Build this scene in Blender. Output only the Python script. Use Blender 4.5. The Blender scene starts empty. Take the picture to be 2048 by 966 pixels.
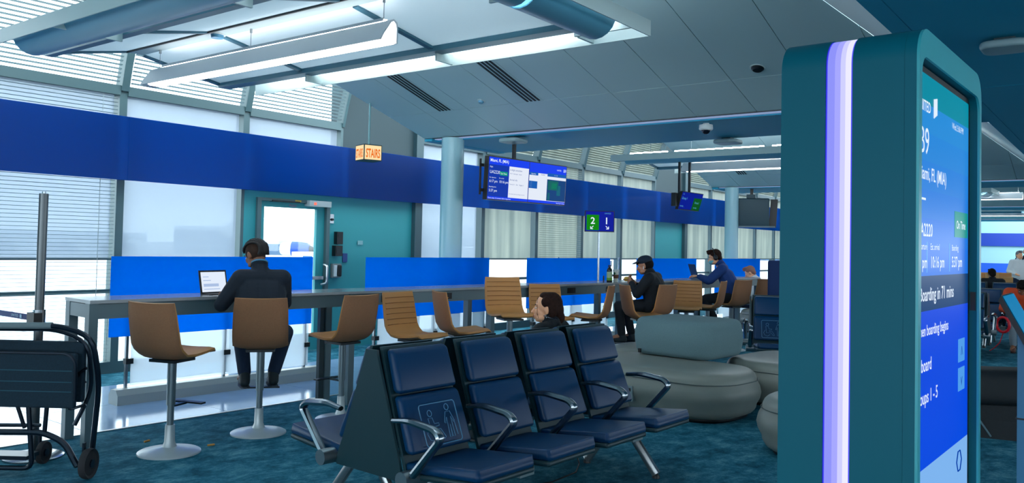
import bpy, bmesh, math, random
from mathutils import Vector, Matrix, Quaternion
random.seed(4)
D = bpy.data
SC = bpy.context.scene
COL = SC.collection
V = Vector
pi = math.pi

# ------------------------------------------------------------------ camera
EYE = 1.54
R_ = V((0.6039357, -0.79673263, 0.02188101))
U_ = V((-0.03910375, -0.00219889, 0.99923274))
F_ = V((0.79607322, 0.60432795, 0.03248322))
cam = D.objects.new('camera', D.cameras.new('camera'))
COL.objects.link(cam)
m = Matrix.Identity(4)
for i in range(3):
    m[i][0], m[i][1], m[i][2] = R_[i], U_[i], -F_[i]
m.translation = V((0, 0, EYE))
cam.matrix_world = m
cam.data.sensor_width = 36
cam.data.lens = 1649.0 / 2048 * 36
cam.data.shift_y = -46 / 2048
cam.data.clip_end = 2000
cam.data.clip_start = 0.05
SC.camera = cam

# ------------------------------------------------------------------ sky and exposure
SC.view_settings.view_transform = 'Standard'
SC.view_settings.look = 'None'
SC.view_settings.gamma = 1
SC.view_settings.use_curve_mapping = False
SC.view_settings.exposure = 0.35
wd = D.worlds.new('sky')
SC.world = wd
wd.use_nodes = True
bg = wd.node_tree.nodes['Background']
bg.inputs[0].default_value = (0.80, 0.92, 1.0, 1)
bg.inputs[1].default_value = 4.5
SC.cycles.use_denoising = True
SC.cycles.max_bounces = 9
SC.cycles.diffuse_bounces = 5
SC.cycles.glossy_bounces = 3
SC.cycles.transmission_bounces = 6
SC.cycles.transparent_max_bounces = 12
SC.cycles.sample_clamp_indirect = 6
SC.cycles.caustics_reflective = False
SC.cycles.caustics_refractive = False

# ------------------------------------------------------------------ helpers
def lin(c):
    c = c / 255.0
    return c / 12.92 if c <= 0.04045 else ((c + 0.055) / 1.055) ** 2.4
def rgb(r, g, b):
    return (lin(r), lin(g), lin(b), 1)

MATS = {}
def mat(name, col, rough=0.5, metal=0.0, emit=0.0, noise=0.0, nscale=40.0, bump=0.0, bscale=200.0, spec=0.5, emcol=None, sheen=0.0, coat=0.0, stretch=None):
    if name in MATS:
        return MATS[name]
    M = D.materials.new(name)
    M.use_nodes = True
    nt = M.node_tree
    b = nt.nodes['Principled BSDF']
    b.inputs['Base Color'].default_value = col
    b.inputs['Roughness'].default_value = rough
    b.inputs['Metallic'].default_value = metal
    b.inputs['Specular IOR Level'].default_value = spec
    if sheen: b.inputs['Sheen Weight'].default_value = sheen
    if coat:
        b.inputs['Coat Weight'].default_value = coat
        b.inputs['Coat Roughness'].default_value = 0.1
    if emit:
        b.inputs['Emission Color'].default_value = emcol or col
        b.inputs['Emission Strength'].default_value = emit
    if noise or bump:
        tc = nt.nodes.new('ShaderNodeTexCoord')
        src = tc.outputs['Object']
        if stretch:
            mp = nt.nodes.new('ShaderNodeMapping')
            mp.inputs['Scale'].default_value = stretch
            nt.links.new(src, mp.inputs[0]); src = mp.outputs[0]
    if noise:
        n = nt.nodes.new('ShaderNodeTexNoise')
        n.inputs['Scale'].default_value = nscale
        n.inputs['Detail'].default_value = 4
        nt.links.new(src, n.inputs['Vector'])
        r = nt.nodes.new('ShaderNodeValToRGB')
        r.color_ramp.elements[0].position = 0.32
        r.color_ramp.elements[1].position = 0.68
        r.color_ramp.elements[0].color = tuple(x * (1 - noise) for x in col[:3]) + (1,)
        r.color_ramp.elements[1].color = tuple(min(1, x * (1 + noise)) for x in col[:3]) + (1,)
        nt.links.new(n.outputs['Fac'], r.inputs[0])
        nt.links.new(r.outputs[0], b.inputs['Base Color'])
    if bump:
        n2 = nt.nodes.new('ShaderNodeTexNoise')
        n2.inputs['Scale'].default_value = bscale
        n2.inputs['Detail'].default_value = 3
        nt.links.new(src, n2.inputs['Vector'])
        bp = nt.nodes.new('ShaderNodeBump')
        bp.inputs['Strength'].default_value = bump
        bp.inputs['Distance'].default_value = 0.005
        nt.links.new(n2.outputs['Fac'], bp.inputs['Height'])
        nt.links.new(bp.outputs[0], b.inputs['Normal'])
    MATS[name] = M
    return M

def mix_mat(name, a, b, fac):
    """two shader builders mixed by a constant or a fresnel"""
    if name in MATS: return MATS[name]
    M = D.materials.new(name); M.use_nodes = True
    nt = M.node_tree; nt.nodes.clear()
    o = nt.nodes.new('ShaderNodeOutputMaterial')
    mx = nt.nodes.new('ShaderNodeMixShader')
    if fac == 'fresnel':
        lw = nt.nodes.new('ShaderNodeLayerWeight'); lw.inputs[0].default_value = 0.5
        pw = nt.nodes.new('ShaderNodeMath'); pw.operation = 'POWER'; pw.inputs[1].default_value = 5
        ma = nt.nodes.new('ShaderNodeMath'); ma.operation = 'MULTIPLY_ADD'; ma.inputs[1].default_value = 0.6; ma.inputs[2].default_value = 0.03
        nt.links.new(lw.outputs['Facing'], pw.inputs[0]); nt.links.new(pw.outputs[0], ma.inputs[0])
        nt.links.new(ma.outputs[0], mx.inputs[0])
    else:
        mx.inputs[0].default_value = fac
    nt.links.new(a(nt), mx.inputs[1]); nt.links.new(b(nt), mx.inputs[2])
    nt.links.new(mx.outputs[0], o.inputs[0])
    MATS[name] = M
    return M
def sh(kind, col, rough=None):
    def f(nt):
        n = nt.nodes.new('ShaderNodeBsdf' + kind)
        n.inputs['Color'].default_value = col
        if rough is not None: n.inputs['Roughness'].default_value = rough
        return n.outputs[0]
    return f
def shmix(a, b, fac):
    def f(nt):
        mx = nt.nodes.new('ShaderNodeMixShader'); mx.inputs[0].default_value = fac
        nt.links.new(a(nt), mx.inputs[1]); nt.links.new(b(nt), mx.inputs[2])
        return mx.outputs[0]
    return f
def streaked(kind, c0, c1, sx, sz):
    """shader whose colour varies in soft vertical streaks (woven fabric)"""
    def f(nt):
        n = nt.nodes.new('ShaderNodeBsdf' + kind)
        tc = nt.nodes.new('ShaderNodeTexCoord'); mp = nt.nodes.new('ShaderNodeMapping')
        mp.inputs['Scale'].default_value = (sx, 1, sz)
        nz = nt.nodes.new('ShaderNodeTexNoise'); nz.inputs['Scale'].default_value = 1.0
        rp = nt.nodes.new('ShaderNodeValToRGB')
        rp.color_ramp.elements[0].position = 0.3; rp.color_ramp.elements[1].position = 0.7
        rp.color_ramp.elements[0].color = c0; rp.color_ramp.elements[1].color = c1
        nt.links.new(tc.outputs['Object'], mp.inputs[0]); nt.links.new(mp.outputs[0], nz.inputs['Vector'])
        nt.links.new(nz.outputs['Fac'], rp.inputs[0]); nt.links.new(rp.outputs[0], n.inputs['Color'])
        return n.outputs[0]
    return f

class MB:
    """collects shapes, then links them as ONE mesh object"""
    def __init__(s):
        s.bm = bmesh.new(); s.mi = 0
    def face(s, pts):
        f = s.bm.faces.new([s.bm.verts.new(p) for p in pts]); f.material_index = s.mi; return f
    def hexa(s, p):
        v = [s.bm.verts.new(q) for q in p]
        for a in ((0, 3, 2, 1), (4, 5, 6, 7), (0, 1, 5, 4), (1, 2, 6, 5), (2, 3, 7, 6), (3, 0, 4, 7)):
            s.bm.faces.new([v[i] for i in a]).material_index = s.mi
        return s
    def box(s, x0, x1, y0, y1, z0, z1):
        return s.hexa([(x0, y0, z0), (x1, y0, z0), (x1, y1, z0), (x0, y1, z0), (x0, y0, z1), (x1, y0, z1), (x1, y1, z1), (x0, y1, z1)])
    def obox(s, c, ax, ay, az):
        c, ax, ay, az = V(c), V(ax), V(ay), V(az)
        return s.hexa([c - ax - ay - az, c + ax - ay - az, c + ax + ay - az, c - ax + ay - az, c - ax - ay + az, c + ax - ay + az, c + ax + ay + az, c - ax + ay + az])
    def loft(s, rings, cap=True, close=True):
        R = [[s.bm.verts.new(p) for p in r] for r in rings]
        n = len(R[0])
        for a, b in zip(R, R[1:]):
            for i in range(n if close else n - 1):
                j = (i + 1) % n
                s.bm.faces.new((a[i], a[j], b[j], b[i])).material_index = s.mi
        if cap and close:
            s.bm.faces.new(R[0][::-1]).material_index = s.mi
            s.bm.faces.new(R[-1]).material_index = s.mi
        return s
    def tube(s, pts, r, n=10, cap=True, closed=False, flat=1.0, up=None):
        pts = [V(p) for p in pts]
        k = len(pts)
        rr = r if isinstance(r, (list, tuple)) else [r] * k
        rings = []
        ref = V(up) if up else None
        if ref is None:
            d = (pts[1] - pts[0]).normalized()
            ref = V((0, 0, 1)) if abs(d.z) < 0.9 else V((1, 0, 0))
        for i, p in enumerate(pts):
            if closed: t = (pts[(i + 1) % k] - pts[i - 1]).normalized()
            elif i == 0: t = (pts[1] - pts[0]).normalized()
            elif i == k - 1: t = (pts[-1] - pts[-2]).normalized()
            else: t = ((pts[i + 1] - p).normalized() + (p - pts[i - 1]).normalized()).normalized()
            a = ref - t * ref.dot(t)
            if a.length < 1e-4: a = V((1, 0, 0)) - t * t.x
            a.normalize(); b = t.cross(a)
            ref = a if up is None else ref
            rings.append([p + a * (rr[i] * flat * math.cos(2 * pi * q / n)) + b * (rr[i] * math.sin(2 * pi * q / n)) for q in range(n)])
        if closed: rings.append(rings[0]); s.loft(rings, cap=False)
        else: s.loft(rings, cap=cap)
        return s
    def cyl(s, p0, p1, r0, r1=None, n=20):
        return s.tube([p0, p1], [r0, r0 if r1 is None else r1], n)
    def lathe(s, prof, c=(0, 0, 0), n=28):
        c = V(c)
        return s.loft([[c + V((r * math.cos(2 * pi * q / n), r * math.sin(2 * pi * q / n), z)) for q in range(n)] for r, z in prof])
    def prism(s, poly, fn, a, b):
        """poly 2d points, fn(u,v,w) -> 3d"""
        s.loft([[fn(u, v, a) for u, v in poly], [fn(u, v, b) for u, v in poly]])
        return s
    def sphere(s, c, r, n=12, m=8, sc=(1, 1, 1)):
        c = V(c)
        rings = []
        for i in range(1, m):
            t = pi * i / m
            rings.append([c + V((r * sc[0] * math.sin(t) * math.cos(2 * pi * q / n), r * sc[1] * math.sin(t) * math.sin(2 * pi * q / n), -r * sc[2] * math.cos(t))) for q in range(n)])
        return s.loft(rings)
    def rbox(s, c, h, r, n=3, fn=None):
        """box with rounded edges of radius r"""
        c = V(c); h = V(h)
        r = min(r, *h)
        inner = V((h.x - r, h.y - r, h.z - r))
        def P(d, a, b):
            q = V((0, 0, 0))
            ax = abs(d) - 1
            q[ax] = math.copysign(1, d)
            q[(ax + 1) % 3] = a; q[(ax + 2) % 3] = b
            base = V([max(-inner[i], min(inner[i], q[i] * 1e3 if abs(q[i]) > 1e-9 else 0)) for i in range(3)])
            return q, base
        # grid coordinates: corner arcs
        arc = [math.tan(-pi / 4 + pi / 4 * i / n) for i in range(n + 1)]
        g = [(t, -1) for t in arc] + [(-t, 1) for t in arc[::-1]]
        cache = {}
        def vert(d, i, j):
            ax = abs(d) - 1
            q = V((0, 0, 0)); b = V((0, 0, 0))
            q[ax] = math.copysign(1, d); b[ax] = math.copysign(inner[ax], d)
            for k, (t, sg) in (((ax + 1) % 3, g[i]), ((ax + 2) % 3, g[j])):
                q[k] = t; b[k] = sg * inner[k]
            p = b + q.normalized() * r
            if fn: p = fn(p)
            p = c + p
            key = (round(p.x, 5), round(p.y, 5), round(p.z, 5))
            if key not in cache: cache[key] = s.bm.verts.new(p)
            return cache[key]
        N = len(g)
        for d in (1, -1, 2, -2, 3, -3):
            for i in range(N - 1):
                for j in range(N - 1):
                    v = [vert(d, i, j), vert(d, i + 1, j), vert(d, i + 1, j + 1), vert(d, i, j + 1)]
                    if d < 0: v = v[::-1]
                    u = []
                    for x in v:
                        if x not in u: u.append(x)
                    if len(u) >= 3:
                        try: s.bm.faces.new(u).material_index = s.mi
                        except ValueError: pass
        return s
    def build(s, name, mats, parent=None, smooth=False, bevel=0, segs=2, angle=0.6):
        if bevel:
            e = [x for x in s.bm.edges if len(x.link_faces) == 2 and x.calc_face_angle(0) > 0.5]
            bmesh.ops.bevel(s.bm, geom=e, offset=bevel, segments=segs, affect='EDGES', profile=0.5, clamp_overlap=True)
        bmesh.ops.recalc_face_normals(s.bm, faces=s.bm.faces)
        me = D.meshes.new(name)
        if smooth:
            for f in s.bm.faces: f.smooth = True
            for e in s.bm.edges:
                if len(e.link_faces) == 2 and e.calc_face_angle(0) > angle: e.smooth = False
        s.bm.to_mesh(me); s.bm.free()
        for mt in (mats if isinstance(mats, (list, tuple)) else [mats]): me.materials.append(mt)
        o = D.objects.new(name, me)
        COL.objects.link(o)
        if parent: o.parent = parent
        return o

def tag(o, label=None, cat=None, group=None, kind=None):
    if label: o['label'] = label
    if cat: o['category'] = cat
    if group: o['group'] = group
    if kind: o['kind'] = kind
    return o
def thing(name, label, cat, loc=(0, 0, 0), rz=0, group=None):
    o = D.objects.new(name, None); COL.objects.link(o)
    o.empty_display_size = 0.1
    o.location = loc; o.rotation_euler = (0, 0, rz)
    return tag(o, label, cat, group)
def struct(name, loc=(0, 0, 0), rz=0):
    o = D.objects.new(name, None); COL.objects.link(o)
    o.location = loc; o.rotation_euler = (0, 0, rz); o['kind'] = 'structure'
    return o
def dup(o, loc=None, rz=None, label=None, parent=None):
    c = o.copy(); COL.objects.link(c)
    if parent is not None: c.parent = parent
    for ch in o.children: dup(ch, parent=c)
    if loc is not None: c.location = loc
    if rz is not None: c.rotation_euler = (0, 0, rz)
    if label: c['label'] = label
    return c
def inst(o, name=None, loc=None, parent=None):
    c = o.copy(); COL.objects.link(c)
    if loc is not None: c.location = loc
    if parent is not None: c.parent = parent
    return c
def text(name, body, org, r, u, size, mt, parent, align='LEFT', depth=0.0, bold=0.0, sx=1.0):
    cu = D.curves.new(name, 'FONT')
    cu.body = body; cu.size = size; cu.align_x = align; cu.extrude = depth; cu.offset = bold
    cu.resolution_u = 3
    tmp = D.objects.new(name, cu); COL.objects.link(tmp)
    me = D.meshes.new_from_object(tmp.evaluated_get(bpy.context.evaluated_depsgraph_get()))
    D.objects.remove(tmp); D.curves.remove(cu)
    r, u = V(r).normalized(), V(u).normalized(); n = r.cross(u)
    M4 = Matrix(((r.x * sx, u.x, n.x, org[0]), (r.y * sx, u.y, n.y, org[1]), (r.z * sx, u.z, n.z, org[2]), (0, 0, 0, 1)))
    me.transform(M4)
    me.materials.clear(); me.materials.append(mt); me.name = name
    o = D.objects.new(name, me); COL.objects.link(o)
    if parent: o.parent = parent
    return o
def panel(name, org, r, u, x0, x1, y0, y1, mt, parent, th=0.0015, lift=0.0):
    """thin flat print on the plane (org; r, u)"""
    r, u = V(r).normalized(), V(u).normalized(); n = r.cross(u); o = V(org)
    b = MB()
    c = o + r * (x0 + x1) / 2 + u * (y0 + y1) / 2 + n * (lift + th / 2)
    b.obox(c, r * (x1 - x0) / 2, u * (y1 - y0) / 2, n * th / 2)
    return b.build(name, mt, parent)
def arc(c, r, a0, a1, n, ax=V((1, 0, 0)), ay=V((0, 0, 1))):
    c = V(c)
    return [c + ax * (r * math.cos(a0 + (a1 - a0) * i / n)) + ay * (r * math.sin(a0 + (a1 - a0) * i / n)) for i in range(n + 1)]
def fillet(pts, r, n=4):
    """polyline with rounded corners"""
    pts = [V(p) for p in pts]; out = [pts[0]]
    for a, b, c in zip(pts, pts[1:], pts[2:]):
        d0, d1 = (a - b), (c - b)
        rr = min(r, d0.length * 0.48, d1.length * 0.48)
        p, q = b + d0.normalized() * rr, b + d1.normalized() * rr
        for i in range(n + 1):
            t = i / n
            out.append(p * (1 - t) ** 2 + b * 2 * t * (1 - t) + q * t * t)
    return out + [pts[-1]]

# ------------------------------------------------------------------ materials
frame_m = mat('painted_frame', rgb(66, 94, 98), 0.45)
frame_dk = mat('dark_frame', rgb(46, 74, 82), 0.45)
teal_wall = mat('teal_wall_paint', rgb(40, 140, 146), 0.55)
pier_grey = mat('pier_upper_grey', rgb(38, 60, 66), 0.65)  # upper pier panels, darker and greyer than the lower ones
ceil_m = mat('ceiling_paint', rgb(176, 202, 204), 0.45, spec=0.5)
flat_m = mat('flat_ceiling_paint', rgb(10, 150, 182), 0.55)
white_m = mat('white_metal', rgb(205, 215, 215), 0.4)
alum = mat('brushed_aluminium', rgb(170, 175, 178), 0.3, 0.9)
steel = mat('polished_steel', rgb(150, 158, 165), 0.22, 1.0)
dark_metal = mat('dark_metal', rgb(22, 34, 40), 0.4, 0.3)
black = mat('black_plastic', rgb(8, 14, 20), 0.45)
glass = mix_mat('clear_glass', sh('Transparent', (0.96, 0.985, 0.985, 1)), sh('Glossy', (1, 1, 1, 1), 0.02), 'fresnel')
# ------------------------------------------------------------------ structure: floor
carpet = D.materials.new('carpet'); carpet.use_nodes = True
nt = carpet.node_tree; b_ = nt.nodes['Principled BSDF']; b_.inputs['Roughness'].default_value = 0.95
b_.inputs['Specular IOR Level'].default_value = 0.1
tc = nt.nodes.new('ShaderNodeTexCoord')
mp = nt.nodes.new('ShaderNodeMapping'); mp.inputs['Rotation'].default_value = (0, 0, 0.5); mp.inputs['Scale'].default_value = (1, 1.35, 1)
nt.links.new(tc.outputs['Object'], mp.inputs[0])
n1 = nt.nodes.new('ShaderNodeTexNoise'); n1.inputs['Scale'].default_value = 4.0; n1.inputs['Detail'].default_value = 10; n1.inputs['Roughness'].default_value = 0.82
nt.links.new(mp.outputs[0], n1.inputs['Vector'])
r1 = nt.nodes.new('ShaderNodeValToRGB')
e = r1.color_ramp.elements
e[0].position = 0.33; e[0].color = rgb(14, 62, 80)
e[1].position = 0.70; e[1].color = rgb(108, 170, 184)
x = r1.color_ramp.elements.new(0.5); x.color = rgb(40, 112, 134)
nt.links.new(n1.outputs['Fac'], r1.inputs[0])
nt.links.new(r1.outputs[0], b_.inputs['Base Color'])
n2 = nt.nodes.new('ShaderNodeTexNoise'); n2.inputs['Scale'].default_value = 260
nt.links.new(tc.outputs['Object'], n2.inputs['Vector'])
bp = nt.nodes.new('ShaderNodeBump'); bp.inputs['Strength'].default_value = 0.6; bp.inputs['Distance'].default_value = 0.006
nt.links.new(n2.outputs['Fac'], bp.inputs['Height']); nt.links.new(bp.outputs[0], b_.inputs['Normal'])

fl = MB().box(-7, 60, -9, 9.42, -0.3, 0).build('floor', carpet); fl['kind'] = 'structure'
tile_m = mat('polished_floor_tile', rgb(150, 182, 218), 0.12, noise=0.06, nscale=3, spec=0.7)
ft = struct('floor_border')
def edge_y(x): return 6.5 - 0.045 * (x - 4)
tx = [-4 + 1.2 * i for i in range(30)]
for i in range(len(tx) - 1):
    x0, x1 = tx[i] + 0.003, tx[i + 1] - 0.003
    for k in range(2):
        f0, f1 = (0, 0.5) if k == 0 else (0.5, 1)
        ya = lambda x, f: edge_y(x) + (8.45 - 0.03 * (x - 4) - edge_y(x)) * f
        g = 0.003
        p = [(x0, ya(x0, f0) + g), (x1, ya(x1, f0) + g), (x1, ya(x1, f1) - g), (x0, ya(x0, f1) - g)]
        MB().hexa([(a, b, -0.01) for a, b in p] + [(a, b, 0.004) for a, b in p]).build('floor_tile', tile_m, ft)
strip = MB()
for a, b in zip(tx, tx[1:]):
    strip.hexa([(a, edge_y(a) - 0.035, -0.01), (b, edge_y(b) - 0.035, -0.01), (b, edge_y(b), -0.01), (a, edge_y(a), -0.01),
                (a, edge_y(a) - 0.035, 0.006), (b, edge_y(b) - 0.035, 0.006), (b, edge_y(b), 0.006), (a, edge_y(a), 0.006)])
strip.build('edge_strip', alum, ft)

# ------------------------------------------------------------------ structure: window wall
WY = 9.2
ME = [3.13 + 1.635 * (i - 4) for i in range(0, 20)]      # module edges; index 4 is x=3.13
def slope_y(z):                                          # the glazing leans in above the transom
    return WY + 0.02 - (0.21 * (z - 3.2) + 0.10 * max(0, z - 3.2) ** 2)
PIERS = {1, 7, 13}
DOOR = 6
shade_scr = mix_mat('screen_shade', sh('Transparent', (0.80, 0.84, 0.88, 1)), shmix(sh('Translucent', (0.42, 0.47, 0.53, 1)), sh('Diffuse', (0.45, 0.5, 0.53, 1)), 0.3), 0.75)
shade_far = mix_mat('woven_shade', sh('Transparent', (0.9, 0.9, 0.85, 1)), shmix(streaked('Translucent', (0.36, 0.40, 0.38, 1), (0.56, 0.58, 0.53, 1), 7, 0.4), sh('Diffuse', (0.42, 0.45, 0.42, 1)), 0.3), 0.94)
slat_m = mix_mat('blind_slat', sh('Translucent', (0.16, 0.24, 0.26, 1)), sh('Diffuse', (0.40, 0.47, 0.47, 1)), 0.7)
slat_far = mix_mat('blind_slat_far', sh('Translucent', (0.30, 0.34, 0.29, 1)), sh('Diffuse', (0.42, 0.45, 0.40, 1)), 0.5)

def slats(b, x0, x1, z0, z1, pitch, w, tilt, yf):
    z = z0
    while z < z1:
        y = yf(z)
        c, s_ = math.cos(tilt) * w / 2, math.sin(tilt) * w / 2
        b.face([(x0, y - c, z - s_), (x1, y - c, z - s_), (x1, y + c, z + s_), (x0, y + c, z + s_)])
        z += pitch
    return b

def window(i, n):
    x0, x1 = ME[i], ME[i + 1]
    w = struct('window_%d' % n)
    f = MB()
    m_ = 0.045
    door = (i == DOOR)
    zb = 2.18 if door else 0.0
    f.box(x0, x0 + m_, WY + 0.02, WY + 0.18, zb, 3.2); f.box(x1 - m_, x1, WY + 0.02, WY + 0.18, zb, 3.2)
    f.box(x0 + m_, x1 - m_, WY - 0.0, WY + 0.18, 3.15, 3.26)
    if not door:
        f.box(x0 + m_, x1 - m_, WY + 0.02, WY + 0.16, 0.0, 0.13)
        f.box(x0 + m_, x1 - m_, WY + 0.06, WY + 0.12, 0.90, 0.945)
    f.build('window_frame', frame_m if i < 8 else frame_dk, w)
    # leaning clerestory frame
    g = MB()
    zs = [3.2, 3.5, 3.8, 4.1, 4.5, 4.9]
    for xa, xb in ((x0, x0 + m_), (x1 - m_, x1)):
        g.loft([[(xa, slope_y(z) - 0.03, z), (xb, slope_y(z) - 0.03, z), (xb, slope_y(z) + 0.12, z), (xa, slope_y(z) + 0.12, z)] for z in zs])
    g.box(x0 + m_, x1 - m_, slope_y(4.12) - 0.02, slope_y(4.12) + 0.14, 4.08, 4.18)
    g.build('clerestory_frame', frame_m if i < 8 else frame_dk, w)
    p = MB()
    if not door: p.box(x0 + m_, x1 - m_, WY + 0.11, WY + 0.12, 0.13, 0.90).box(x0 + m_, x1 - m_, WY + 0.11, WY + 0.12, 0.945, 3.15)
    else: p.box(x0 + m_, x1 - m_, WY + 0.11, WY + 0.12, 2.2, 3.15)
    p.build('pane', glass, w)
    p = MB()
    p.loft([[(x0 + m_, slope_y(z) + 0.07, z), (x1 - m_, slope_y(z) + 0.07, z), (x1 - m_, slope_y(z) + 0.08, z), (x0 + m_, slope_y(z) + 0.08, z)] for z in zs])
    p.build('clerestory_pane', glass, w)
    # shading
    far = i >= 8
    zsh = 2.2 if door else 1.3
    s_ = MB().box(x0 + m_ + 0.01, x1 - m_ - (0.12 if far else 0.05), WY + 0.05, WY + 0.052, zsh, 3.15)
    s_.build('roller_shade', shade_far if far and i != 8 else shade_scr, w)
    MB().box(x0 + m_, x1 - m_, WY + 0.035, WY + 0.065, zsh - 0.025, zsh).build('shade_hem_bar', frame_dk, w)
    cl = slats(MB(), x0 + m_ + 0.02, x1 - m_ - (0.13 if far else 0.02), 3.30, 4.85, 0.046, 0.050 if far else 0.031, -0.55, lambda z: slope_y(z) + 0.0)
    o = cl.build('clerestory_blind', slat_far if far else slat_m, w); o['kind'] = 'stuff'
    if far:
        c_ = MB().loft([[(x0 + m_ + 0.01, slope_y(z) + 0.03, z), (x1 - m_ - 0.13, slope_y(z) + 0.03, z), (x1 - m_ - 0.13, slope_y(z) + 0.033, z), (x0 + m_ + 0.01, slope_y(z) + 0.033, z)] for z in zs])
        c_.build('clerestory_shade', shade_far, w)
    if i <= 4 or i == 10:
        bl = slats(MB(), x0 + m_ + 0.02, x1 - m_ - 0.03, 0.16, 3.14, 0.042, 0.022, -0.25, lambda z: WY + 0.0)
        for xx in (x0 + 0.25, x1 - 0.25): bl.box(xx - 0.003, xx + 0.003, WY - 0.016, WY - 0.014, 0.16, 3.14)
        o = bl.build('venetian_blind', slat_far if far else slat_m, w); o['kind'] = 'stuff'
    return w
n = 0
for i in range(2, 19):
    if i in PIERS or i == 1: continue
    n += 1
    window(i, n)
wl = struct('wall_left')
for k, i in enumerate(sorted(PIERS)):
    x0, x1 = ME[i] + 0.002, ME[i + 1] - 0.002
    MB().box(x0, x1, WY + 0.03, WY + 0.3, 0, 2.5).build('pier_panel', teal_wall, wl)
    MB().box(x0, x1, WY + 0.03, WY + 0.3, 2.505, 5.2).build('pier_panel', pier_grey, wl)
    MB().box(x1 - 0.16, x1, WY - 0.05, WY + 0.03, 0, 3.9).build('pier_return', frame_dk, wl)
MB().box(-7.2, ME[2] - 0.05, WY + 0.03, WY + 0.3, 0, 5.2).build('wall_panel', teal_wall, wl)
MB().box(ME[19], 60, WY + 0.03, WY + 0.3, 0, 5.2).build('wall_panel', teal_wall, wl)
MB().box(-7.2, 60, 8.2, 9.6, 4.9, 5.1).build('eave', frame_dk, wl)

# door bay
db = MB()
dx0, dx1 = ME[DOOR] + 0.0, ME[DOOR + 1] - 0.02
db.box(dx0, 6.58, WY + 0.02, WY + 0.2, 0, 2.2); db.box(7.80, dx1 + 0.06, WY + 0.02, WY + 0.2, 0, 2.2); db.box(6.58, 7.80, WY + 0.02, WY + 0.2, 2.10, 2.2)
db.build('wall_door_surround', teal_wall)['kind'] = 'structure'
dr = struct('door_1')
fr = MB().box(6.58, 6.64, WY - 0.02, WY + 0.12, 0, 2.10).box(7.74, 7.80, WY - 0.02, WY + 0.12, 0, 2.10).box(6.64, 7.74, WY - 0.02, WY + 0.12, 2.06, 2.10)
fr.build('door_frame', frame_m, dr, bevel=0.004)
lf = MB().box(6.642, 6.72, WY + 0.03, WY + 0.08, 0.01, 2.059).box(7.60, 7.738, WY + 0.03, WY + 0.08, 0.01, 2.059).box(6.72, 7.60, WY + 0.03, WY + 0.08, 1.985, 2.059).box(6.72, 7.60, WY + 0.03, WY + 0.08, 0.01, 0.25)
lf.build('door_leaf', teal_wall, dr)
MB().box(6.72, 7.60, WY + 0.05, WY + 0.06, 0.25, 1.985).build('door_pane', glass, dr)
MB().box(6.70, 7.70, WY - 0.03, WY + 0.03, 1.0, 1.045).build('push_bar', alum, dr, bevel=0.006)
MB().tube(fillet([(7.66, WY - 0.03, 0.93), (7.70, WY - 0.11, 0.95), (7.70, WY - 0.11, 1.2), (7.70, WY - 0.03, 1.21)], 0.04), 0.016, 8).build('door_handle', alum, dr, smooth=True)
MB().box(7.38, 7.76, WY - 0.09, WY + 0.03, 2.02, 2.10).build('door_closer', mat('closer_grey', rgb(150, 165, 168), 0.4), dr, bevel=0.006)
MB().box(7.45, 7.49, WY - 0.095, WY - 0.088, 2.04, 2.075).build('warning_light', mat('warning_red', rgb(230, 80, 60), 0.4, emit=1.2), dr)
MB().box(6.80, 7.25, WY - 0.04, WY + 0.03, 2.055, 2.075).build('closer_arm', dark_metal, dr)
MB().box(7.18, 7.28, WY - 0.023, WY - 0.02, 2.07, 2.092).build('door_number_plate', mat('plate_yellow', rgb(190, 160, 50), 0.5), dr)
text('door_print', 'PUSH', (7.12, WY + 0.028, 2.0), (1, 0, 0), (0, 0, 1), 0.05, mat('print_red', rgb(150, 70, 110), 0.5), dr)

# wall boxes beside the door
def wall_box(name, label, cat, x, z0, z1, w, d, mt, extra=None):
    o = thing(name, label, cat, (x, WY + 0.02, z0))
    MB().box(-w / 2, w / 2, -d, 0.0, 0, z1 - z0).build('housing', mt, o, bevel=0.006)
    if extra: extra(o, w, d, z1 - z0)
    return o
wall_box('card_reader', 'black upright card reader box on the teal wall right of the exit door', 'card reader', 7.97, 1.50, 1.68, 0.11, 0.07, black,
         lambda o, w, d, h: MB().box(-0.03, 0.03, -d - 0.004, -d, h * 0.55, h * 0.8).build('reader_face', dark_metal, o))
wall_box('control_box', 'black square control box directly under the card reader', 'control box', 7.95, 1.33, 1.48, 0.13, 0.08, black,
         lambda o, w, d, h: MB().box(-0.05, 0.05, -d - 0.004, -d, 0.03, h - 0.03).build('box_lid', dark_metal, o))
wall_box('wall_phone', 'grey cradle with black handset below the two black boxes by the door', 'phone', 7.945, 1.02, 1.22, 0.16, 0.05, mat('phone_grey', rgb(120, 130, 130), 0.4),
         lambda o, w, d, h: (MB().rbox((0.035, -d - 0.02, h / 2), (0.03, 0.022, h * 0.42), 0.02).build('handset', black, o, smooth=True),
                             MB().box(-0.06, -0.01, -d - 0.012, -d, 0.02, h - 0.02).build('cradle', white_m, o)))
wall_box('key_switch', 'small steel key switch plate above the black card reader', 'switch', 7.86, 1.80, 1.93, 0.07, 0.012, steel,
         lambda o, w, d, h: MB().cyl((0, -d, h * 0.4), (0, -d - 0.02, h * 0.4), 0.018).build('key_cylinder', black, o))
wall_box('notice_sign', 'small blue notice plate on the teal wall beside the phone', 'sign', 8.13, 1.24, 1.37, 0.09, 0.006, mat('notice_blue', rgb(20, 60, 120), 0.5))
wall_box('sticker_sign', 'pale half round sticker on the teal pier right of the boxes', 'sign', 8.42, 1.5, 1.56, 0.1, 0.004, mat('sticker_pale', rgb(120, 170, 175), 0.5))

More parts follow.
